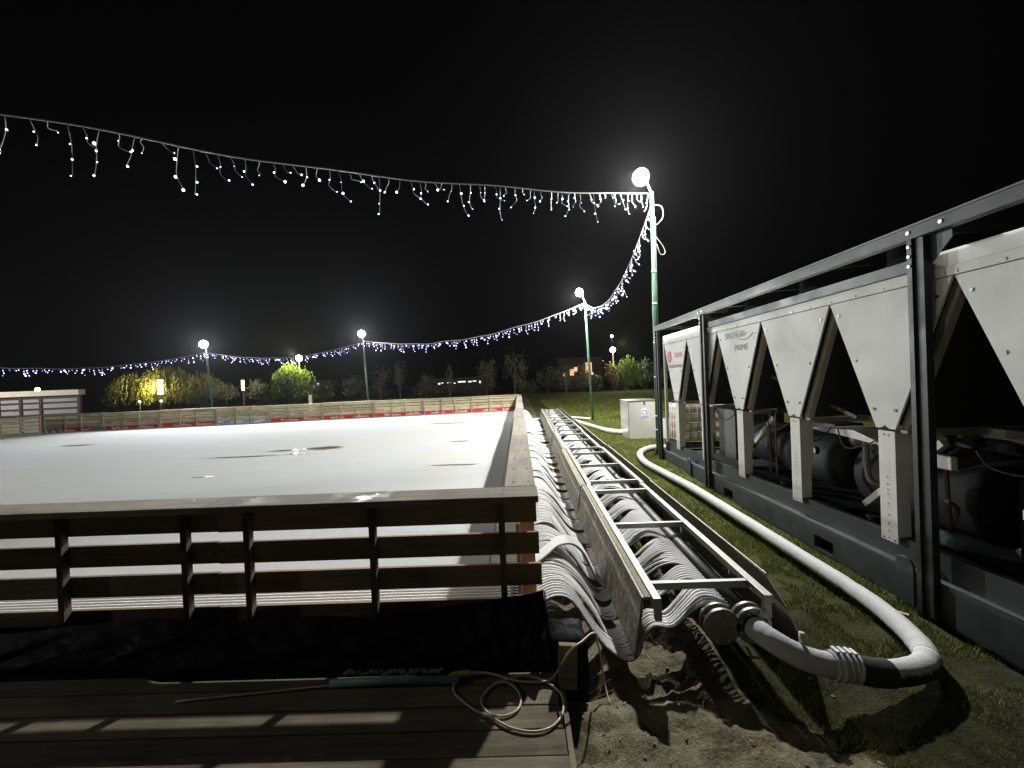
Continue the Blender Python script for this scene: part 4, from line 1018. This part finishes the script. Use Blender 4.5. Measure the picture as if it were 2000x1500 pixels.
# ------------------------------------------------------------------ floodlight poles
def pole(name_lab, base, topx, topz, head, rl, aim, lensmat, r=.05, gus=False, ties=()):
    bx, by, bz = base
    t = thing('floodlight_pole', name_lab, 'light pole', base, 'green floodlight poles round the rink')
    O = Vector(base)
    m = MB(); m.tube([(0,0,0), ((topx-bx)*.5, 0, (topz-bz)*.5), (topx-bx, 0, topz-bz)], [r, r, r*.82], 16); m.build('pole_shaft', M['green'], t)
    h = Vector(head)-O; d = Vector(aim).normalized()
    q = d.to_track_quat('Z', 'Y').to_matrix().to_4x4()
    Mx = Matrix.Translation(h) @ q
    m = MB(); m.lathe([(0, -.20), (.06, -.20), (.07, -.14), (rl*.75, -.05), (rl*1.03, .0), (rl*1.03, .012), (rl*.98, .012)], 28, 0, Mx); hd = m.build('lamp_head', M['housing'], t)
    m = MB(); m.lathe([(rl*.97, .010), (rl*.9, rl*.35), (rl*.6, rl*.72), (rl*.25, rl*.86), (0, rl*.88)], 24, 0, Mx); m.build('lens', lensmat, hd)
    tp = Vector((topx, by, topz))-O
    m = MB(); m.tube(catmull([tp + Vector((0,0,-.04)), tp.lerp(h, .45) + Vector((0,0,.06)), h - d*.16], 4), .022, 8); m.build('bracket', M['housing'], t)
    for z in ties:
        f = (z-bz)/(topz-bz); m = MB(); m.tube([((topx-bx)*f, 0, z-bz-.010), ((topx-bx)*f, 0, z-bz+.010)], r*1.08, 16); m.build('cable_tie', M['tie'], t)
    if gus:
        m = MB()
        for a in (0, 1.57, 3.14, 4.71):
            ca, sa = math.cos(a+.5), math.sin(a+.5); m.prism([(ca*.045, sa*.045, .0), (ca*.17, sa*.17, .0), (ca*.045, sa*.045, .21)], (-sa*.008, ca*.008, 0))
        m.box(-.19, .19, -.19, .19, -.03, .002); m.build('base_plate', M['rust'], t)
        m = MB(); m.tube(catmull([((topx-bx)*f_+.052, -.02, z) for f_, z in ((0, .1), (.3, 1.7), (.6, 3.4), (.9, 5.2))], 4), .006, 6); m.build('cable', M['wire'], t)
        for P in ([(topx-bx+.03, -.03, 5.45), (topx-bx+.18, -.05, 5.40), (topx-bx+.20, -.05, 5.18), (topx-bx+.05, -.05, 5.02), (topx-bx+.0, -.05, 5.25)], [(topx-bx+.04, -.05, 4.75), (topx-bx+.18, -.05, 4.55), (topx-bx+.22, -.05, 4.40), (topx-bx+.12, -.05, 4.38), (topx-bx+.05, -.05, 4.6)]):
            m = MB(); m.tube(catmull(P, 6), .006, 6); m.build('cable_loop', M['wire'], t)
    return t
P1 = (2.985, 9.0, -.125); P2 = (2.965, 16.85, -.11); P3 = (-8.15, 22.0, -.12); P4 = (-16.3, 21.5, -.12)
pole('green pole nearest the camera beside the chiller corner, floodlight blazing above it', P1, 3.05, 5.62, (2.82, 8.98, 5.95), .18, (-.55, -.75, -.35), M['lens_a'], .048, True, (5.0, 3.9, 3.2, 2.35, 1.6, .75, .45))
pole('thin green pole standing on grass behind the pipe tray', P2, 2.82, 4.78, (2.62, 16.85, 5.14), .17, (-.5, -.8, -.3), M['lens_a'], .05)
pole('green pole rising behind the middle of the far barrier', P3, -8.32, 4.15, (-8.36, 21.9, 4.48), .19, (.35, -.85, -.22), M['lens_b'], .05)
pole('green pole rising behind the far barrier beside the yellow willow', P4, -16.55, 4.0, (-16.6, 21.4, 4.22), .20, (.62, -.72, -.2), M['lens_b'], .05)
def spot(loc, to, energy, col, ang=150, blend=.6, rad=.12):
    l = bpy.data.lights.new('floodlight', 'SPOT'); l.energy = energy; l.color = col; l.spot_size = R(ang); l.spot_blend = blend; l.shadow_soft_size = rad
    o = bpy.data.objects.new('floodlight', l); COL.objects.link(o); o.location = loc
    o.rotation_euler = (Vector(to)-Vector(loc)).to_track_quat('-Z', 'Y').to_euler(); return o
def lampp(loc, energy, col, rad=.1):
    l = bpy.data.lights.new('lamp', 'POINT'); l.energy = energy; l.color = col; l.shadow_soft_size = rad
    o = bpy.data.objects.new('lamp', l); COL.objects.link(o); o.location = loc; return o
WH = (1.0, .985, .93); CW = (.95, .98, 1.0)
lampp((2.62, 8.72, 5.72), 2700, WH, .10)
lampp((2.46, 16.60, 4.95), 1700, WH, .10)
spot((-8.27, 21.64, 4.40), (-4, 6, .8), 4300, CW, 150, .9)
spot((-16.43, 21.18, 4.14), (-5, 8, .8), 4300, CW, 150, .9)
# the pole the overhead string leads to, just outside the picture on the left
pole('green floodlight pole at the near left corner of the rink holding the overhead string end', (-12.95, .45, -.12), -12.95, 5.7, (-12.75, .55, 6.0), .18, (.75, .5, -.4), M['lens_a'], .05)
pole('green floodlight pole out to the left of the shed holding the left string end', (-27.7, 17.4, -.12), -27.7, 4.1, (-27.5, 17.35, 4.4), .18, (.75, -.5, -.3), M['lens_a'], .05)
lampp((-27.2, 17.2, 4.25), 1200, CW, .1)
spot((-12.5, .75, 5.85), (0, 5, .5), 330, WH, 170, .5)

# ------------------------------------------------------------------ icicle light strings
def string(label, a, bq, sag, ndrop, wig, hs, br, bulbmat, seed, wr=.006, knots=None):
    rr = random.Random(seed); a = Vector(a); bq = Vector(bq)
    def pt(t):
        p = a.lerp(bq, t); p.z -= sag*4*t*(1-t)
        p.z += wig*(.5*math.sin(t*23+seed)+.5*math.sin(t*41+2*seed))*math.sin(math.pi*t)
        return p
    t_ = thing('light_string', label, 'string lights', a, 'icicle light strings hung between the poles')
    m = MB(); m.tube([pt(q/90)-a for q in range(91)], wr, 6); m.build('cable', M['wire'], t_)
    for k in range(ndrop):
        t = (k+.2+.6*rr.random())/ndrop; p = pt(t)-a
        L = hs*rr.choice((.3, .45, .6, .6, .8, 1.0, 1.3)); dx = rr.uniform(-.10, .16); dy = rr.uniform(-.05, .05)
        P = catmull([p, p + Vector((dx*.2, dy, -L*.35)), p + Vector((dx*.35 + rr.uniform(-.04,.04), dy, -L*.7)), p + Vector((dx*1.1, dy, -L))], 3)
        m = MB(); m.tube(P, wr*.55, 4); dr = m.build('icicle_strand', M['wire'], t_)
        nb_ = max(1, int(round(L/hs*2.6)))
        for q in range(nb_):
            i_ = int((q+1)/nb_*(len(P)-1)); s = rr.choice((.5, .7, .9, 1, 1.2, 1.7))
            m = MB(); c = P[i_] + Vector((rr.uniform(-.025,.025), 0, rr.uniform(-.02,.02)))
            m.ball(c, br*s, 6); m.build('bulb', bulbmat, dr)
string('icicle light string sweeping overhead from the near pole to the top left', (3.0, 8.97, 5.58), (-12.9, .6, 5.6), .80, 122, .05, .44, .0105, M['bulb'], 3, .009)
string('icicle light string dropping steeply from the near pole to the second pole', (3.03, 9.0, 5.35), (2.83, 16.85, 4.70), .95, 60, .02, .32, .015, M['bulb'], 5, .008)
string('icicle light string from the second pole to the middle far pole', (2.82, 16.85, 4.68), (-8.3, 21.95, 4.10), .72, 84, .04, .30, .0145, M['bulb_far'], 8, .012)
string('short icicle light string between the two far floodlight poles', (-8.33, 21.95, 4.05), (-16.5, 21.45, 3.78), .55, 54, .03, .26, .0155, M['bulb_far'], 11, .009)
string('icicle light string from the willow side pole out to the left', (-16.57, 21.45, 3.78), (-27.65, 17.45, 3.9), .75, 72, .03, .28, .0165, M['bulb_far'], 14, .009)

# ------------------------------------------------------------------ shed, street lamps, lit columns, distant buildings
sh = thing('shed', 'flat roofed shed with maroon frame and grey panels behind the far left barrier', 'shed', (-24.05, 22.0, -.15), None, .22)
m = MB(); m.box(-6.2, -.05, .03, .12, 0, 1.97); m.build('panel_wall', M['shedpanel'], sh)
m = MB(); m.box(-6.4, .03, -.12, .32, 1.975, 2.26); m.build('roof', M['roofedge'], sh)
for x in (-5.4, -4.4, -3.62, -2.66, -1.78, -.055):
    m = MB(); m.box(x-.06, x+.055, -.035, .028, 0, 1.97); m.build('upright', M['maroon'], sh)
m = MB(); m.box(-.048, .0, .03, .12, 0, 1.97); m.build('side_wall', M['maroon'], sh)
for z, h in ((.62, .04), (.95, .04), (1.28, .04), (1.61, .04), (1.90, .07)):
    m = MB(); m.box(-6.2, -.055, -.012, .0295, z-h, z+h); m.build('cross_rail', M['maroon'], sh)
def street_lamp(lab, base, h, lens, rl, arm=0):
    t = thing('street_lamp', lab, 'street lamp', base, 'street lamps beyond the rink')
    m = MB(); m.tube([(0,0,0), (0,0,h)], [.07, .045], 10); m.build('lamp_post', M['housing'], t)
    m = MB(); m.lathe([(0, h+.02), (rl*.8, h+.03), (rl*.95, h+.05)], 14); m.ball((0, 0, h+rl*.9+.06), .03, 8); m.build('lamp_cap', M['housing'], t)
    m = MB(); m.ball((0, 0, h+rl*.75), rl, 12); m.build('lamp_globe', lens, t)
street_lamp('street lamp glowing greenish above the bright willow', (-24.9, 46.2, -.1), 5.0, M['lens_y'], .34)
street_lamp('street lamp glowing above the yellow tree at the right edge of the lawn', (10.05, 43.6, -.3), 4.55, M['lens_y'], .28)
street_lamp('small distant street lamp above the brighter one on the right', (13.3, 58, -.4), 7.6, M['lens_w'], .17)
street_lamp('warm lamp just above the shed roof', (-33.6, 28, -.2), 2.45, M['lens_w'], .13)
street_lamp('low white garden lamp under the yellow willow on the left', (-41.0, 43.5, 0), .9, M['lens_w'], .09)
street_lamp('low white garden lamp right under the lit column', (-38.2, 43, 0), .9, M['lens_w'], .08)
lampp((-24.7, 44.3, 5.6), 2000, (.95, 1.0, .55)); lampp((10.6, 41.6, 4.9), 1000, (.98, 1.0, .6))
lampp((-39.3, 43.1, 2.6), 620, (1.0, .88, .32))
for (x, y, z0, z1, wd, lab, lean) in ((-39.3, 44.2, 1.65, 3.25, .36, 'tall warm glowing light column in front of the yellow willow', .0), (-30.0, 44.0, 1.75, 2.85, .20, 'slimmer warm glowing light column between bushes', .06)):
    t = thing('light_column', lab, 'light column', (x, y, 0), 'warm light columns under the trees')
    m = MB(); m.box(-wd/2, wd/2, -wd/2, wd/2, z0, z1); m.build('lit_panel', M['warm'], t)
    m = MB(); m.box(-.06, .06, -.06, .06, -.15, z0-.002); m.build('post', M['housing'], t)
for (x, y, w_, h_, lab, wins, mat, z) in ((12.6, 84, 9, 6.4, 'dark block with a few warm lit windows beyond the lawn', [(-1.7, 3.6, .9, 1.3), (-.9, 4.2, .7, .9), (1.7, 4.5, 1.3, 2.0), (2.4, 3.2, .5, .5), (-3.3, 3.2, .5, .6)], 'window_warm', -.8),
        (-13.0, 90, 11, 3.4, 'low distant building with a strip of white lit windows', [(-4.6, 2.35, .5, .35), (-3.9, 2.5, .4, .2), (-2.4, 2.5, .9, .25), (-1.2, 2.35, .4, .2), (.4, 2.6, 1.7, .3), (2.2, 2.55, .7, .3), (3.2, 2.65, .8, .22), (4.4, 2.4, .35, .5)], 'window_white', -.8),
        (-45.5, 88, 7, 4.0, 'small distant building with white lit windows behind the middle pole', [(-1.5, 3.0, 1.3, .8), (.5, 2.8, 1.6, .5), (2.0, 3.3, .5, .5)], 'window_white', -.8)):
    t = thing('distant_building', lab, 'building', (x, y, z), 'lit buildings far beyond the park')
    m = MB(); m.box(-w_/2, w_/2, 0, 6, 0, h_); m.build('wall', M['facade'], t)
    m = MB(); m.box(-w_/2-.2, w_/2+.2, -.2, 6.2, h_+.002, h_+.2); m.build('roof', M['facade'], t)
    for (wx, wz, ww, wh) in wins:
        m = MB(); m.box(wx-ww/2, wx+ww/2, -.03, -.004, wz-wh/2, wz+wh/2); m.build('window', M[mat], t)
m = MB(); m.bar((-14.9, 22.6, .78), (-13.9, 22.7, .5), .02, .14); tag(m.build('leaning_plank', M['wood_pale_x']), 'loose pale plank leaning behind the far barrier', 'plank')
m = MB(); m.box(-11.9, -11.75, 22.9, 23.0, -.15, 1.3); tag(m.build('marker_post', M['white']), 'short white post behind the far barrier under the bright willow', 'post')

# ------------------------------------------------------------------ trees
def leaf_cloud(m, c, rad, n, size, seed, drop=0, clumps=14, gap=.0):
    rr = np.random.default_rng(seed)
    cs = []
    for k in range(clumps):
        v = rr.normal(size=3); v /= np.linalg.norm(v); q = rr.uniform(.35, .95)
        cs.append((np.array(c) + v*np.array(rad)*q, rr.uniform(.22, .42)))
    for k in range(n):
        cc, cr = cs[rr.integers(clumps)]
        p = cc + rr.normal(size=3)*cr*np.array(rad)*.55
        u = rr.normal(size=3); u /= np.linalg.norm(u); v = np.cross(u, rr.normal(size=3)); v /= np.linalg.norm(v)+1e-6
        s = size*rr.uniform(.5, 1.3)
        m.add([p - u*s, p + v*s*.5, p + u*s, p - v*s*.5], [(0,1,2,3)])
def tree(name, lab, x, y, zt, width, leafmat, seed, kind='round', bark='bark', n=1300, size=.10, group='trees and bushes beyond the rink'):
    rr = random.Random(seed); zb = -.15; H = zt-zb
    t = thing(name, lab, 'tree' if 'bush' not in name else 'bush', (x, y, zb), group)
    m = MB(); tw = max(.04, H*.022)
    m.tube([(0,0,-.1), (rr.uniform(-.1,.1), 0, H*.35), (rr.uniform(-.15,.15), 0, H*.75)], [tw, tw*.75, tw*.3], 8)
    for k in range(9 if kind != 'bare' else 22):
        z0 = H*rr.uniform(.28, .7); a = rr.uniform(0, 6.28); L = width*rr.uniform(.25, .5)
        m.tube([(0,0,z0), (math.cos(a)*L*.6, math.sin(a)*L*.6, z0+H*.10), (math.cos(a)*L, math.sin(a)*L, z0+H*rr.uniform(.14, .26))], [tw*.4, tw*.22, tw*.08], 5)
    m.build('trunk', M[bark], t)
    m = MB()
    if kind == 'willow':
        q = np.random.default_rng(seed)
        doms = [(float(np.clip(q.normal(), -1.5, 1.5))*width*.15, q.normal()*width*.14, q.uniform(.62, 1.0), width*q.uniform(.20, .34)) for _ in range(9)]; doms[0] = (0, 0, 1.0, width*.25)
        for k in range(n//14):
            dm = doms[q.integers(9)]; a = q.uniform(0, 6.283); rl_ = dm[3]*math.sqrt(q.uniform(.02, 1)); topz = H*dm[2]*(1 - .30*(rl_/dm[3])**2) + q.uniform(-.3, .12); L = q.uniform(.25, .9)*topz*.9
            if q.uniform() < .12: topz += .25
            ox, oy = dm[0] + math.cos(a)*rl_, dm[1] + math.sin(a)*rl_; rd = math.hypot(ox, oy); a = math.atan2(oy, ox)
            px, py = math.cos(a)*rd, math.sin(a)*rd; lx = q.uniform(-.1, .1)
            for j in range(14):
                f = j/14; z = topz - L*f; s = size*q.uniform(.6, 1.2); xx = px*(1+.12*f) + lx*f + q.normal()*.05; yy = py*(1+.12*f) + q.normal()*.05; b_ = q.uniform(0, 3.14)
                dx, dy = math.cos(b_)*s*.4, math.sin(b_)*s*.4
                m.add([(xx-dx, yy-dy, z), (xx+q.normal()*.02, yy, z+s*.8), (xx+dx, yy+dy, z-s*.1), (xx+q.normal()*.03, yy, z-s*1.1)], [(0,1,2,3)])
    elif kind == 'tall': leaf_cloud(m, (0, 0, H*.58), (width*.46, width*.4, H*.42), n, size, seed, clumps=22)
    elif kind == 'bare': leaf_cloud(m, (0, 0, H*.6), (width*.5, width*.4, H*.40), n//4, size*.8, seed, clumps=26)
    elif kind == 'cone':
        q = np.random.default_rng(seed)
        for k in range(n):
            f = q.uniform(0, 1)**.7; z = H*(1-f); rd = width/2*f*q.uniform(.2, 1.08); a = q.uniform(0, 6.283); s = size*q.uniform(.6, 1.3)
            p = np.array((rd*math.cos(a), rd*math.sin(a), z)); u = q.normal(size=3); u /= np.linalg.norm(u); v = np.cross(u, q.normal(size=3)); v /= np.linalg.norm(v)
            m.add([p-u*s, p+v*s*.5, p+u*s, p-v*s*.5], [(0,1,2,3)])
    else: leaf_cloud(m, (0, 0, H*.60), (width*.5, width*.45, H*.40), n, size, seed, clumps=20)
    m.build('crown', M[leafmat], t, recalc=False)
tree('willow_tree', 'wide weeping willow lit yellow by the tall light column', -40.4, 45.9, 5.1, 7.6, 'leaf_willow', 1, 'willow', n=12000, size=.14)
tree('willow_tree', 'smaller dim willow right of the yellow lit one', -36.2, 45.9, 4.1, 5.0, 'leaf_willow', 2, 'willow', n=6000, size=.13)
tree('bush', 'dim rounded bush right of the willow side pole', -32.6, 45, 2.9, 3.6, 'leaf_grey', 3)
tree('bush', 'dim rounded bush behind the slimmer light column', -29.4, 46, 2.8, 3.4, 'leaf_grey', 4)
tree('willow_tree', 'bright green willow crown lit by the street lamp above it', -25.4, 45.2, 4.6, 5.6, 'leaf_green', 5, 'willow', n=11000, size=.14)
tree('dark_tree', 'dark round tree silhouetted in front of the bright willow', -23.9, 42, 2.8, 2.4, 'leaf_dark', 6, n=2200)
tree('bush', 'dim bush to the right of the bright willow', -20.4, 42, 2.6, 3.0, 'leaf_dark', 7)
tree('bush', 'dim bush left of the middle pole', -17.1, 42, 2.8, 2.6, 'leaf_grey', 8)
tree('bare_tree', 'sparse grey tree right of the middle pole', -14.0, 41, 3.9, 3.3, 'leaf_grey', 9, 'bare', 'bark_pale')
tree('bare_tree', 'thin tall bare tree right of the sparse grey one', -12.0, 41, 4.6, 1.3, 'leaf_grey', 10, 'bare', 'bark_pale')
tree('bush', 'rounded dim tree before the strip of white windows', -9.5, 42, 2.6, 2.5, 'leaf_grey', 11)
tree('bare_tree', 'thin pale sapling in front of the white lit building', -6.8, 40, 3.4, .8, 'leaf_grey', 12, 'bare', 'bark_pale')
tree('dark_tree', 'upright leafy tree left of the rink corner', -3.3, 42, 4.1, 2.6, 'leaf_grey', 13, 'tall')
tree('bare_tree', 'tall sparse tree right behind the rink corner', -.4, 42, 4.9, 3.0, 'leaf_grey', 14, 'tall', 'bark_pale', n=900)
tree('dark_tree', 'dark tree on the lawn edge just right of the rink corner', 2.9, 42, 3.0, 2.8, 'leaf_dark', 15)
tree('bare_tree', 'dim sparse tree left of the second pole', 4.7, 41, 3.2, 2.4, 'leaf_grey', 16, 'bare', 'bark_pale')
tree('dark_tree', 'dark upright tree directly behind the second pole', 6.6, 42, 3.1, 1.8, 'leaf_grey', 17, 'tall')
tree('bush', 'low dark bush between the second pole and the gold tree', 8.1, 43, 1.9, 1.9, 'leaf_dark', 18)
tree('gold_tree', 'gold leaved tree left of the bright one under the street lamp', 9.55, 42.4, 3.5, 1.7, 'leaf_gold', 19, 'tall', n=1500)
tree('willow_tree', 'bright yellow green tree under the street lamp on the right', 11.1, 42.0, 4.0, 2.2, 'leaf_green', 20, 'willow', n=3800, size=.12)
tree('conifer', 'dark cone shaped conifer in front of the gold tree', 10.05, 40.5, 1.9, 1.5, 'leaf_dark', 21, 'cone')
tree('dark_tree', 'dim tree right of the bright yellow green one', 12.9, 42.5, 3.5, 2.0, 'leaf_dark', 22, 'tall')
for k, (x, zt, wd) in enumerate(((-27.3, 1.7, 3), (-21.9, 1.9, 3), (-15.6, 1.6, 3.2), (-10.8, 1.5, 3), (-5.2, 1.5, 3.4), (1.2, 1.7, 3.2), (14.8, 2.4, 3.4), (-35, 1.5, 3), (-44.5, 2.4, 4))):
    tree('bush', ['low dark hedge bush just left of the bright willow', 'low dark hedge bush just right of the dark round tree', 'low dark hedge bush behind the middle pole', 'low dark hedge bush beside the thin bare tree',
        'low dark hedge bush under the white lit windows', 'low dark hedge bush behind the rink corner', 'dark bush at the right end of the lawn behind the frame', 'low dark hedge bush below the dim willow', 'dark bush left of the yellow willow by the shed'][k], x, 44.5, zt, wd, 'leaf_dark', 40+k, n=900)

# ------------------------------------------------------------------ thin mist added to give the lamps a glow
hz, nt, b_ = nodes('added glow mist'); nt.nodes.remove(b_)
pv = N(nt, 'ShaderNodeVolumePrincipled'); pv.inputs['Density'].default_value = GLOW_HAZE; pv.inputs['Color'].default_value = (.93,.93,1.0,1); pv.inputs["Anisotropy"].default_value = .72
nt.links.new(pv.outputs[0], nt.nodes['Material Output'].inputs['Volume'])
m = MB(); m.box(-70, 40, -8, 110, -4, 14); tag(m.build('glow_haze', hz), kind='stuff')
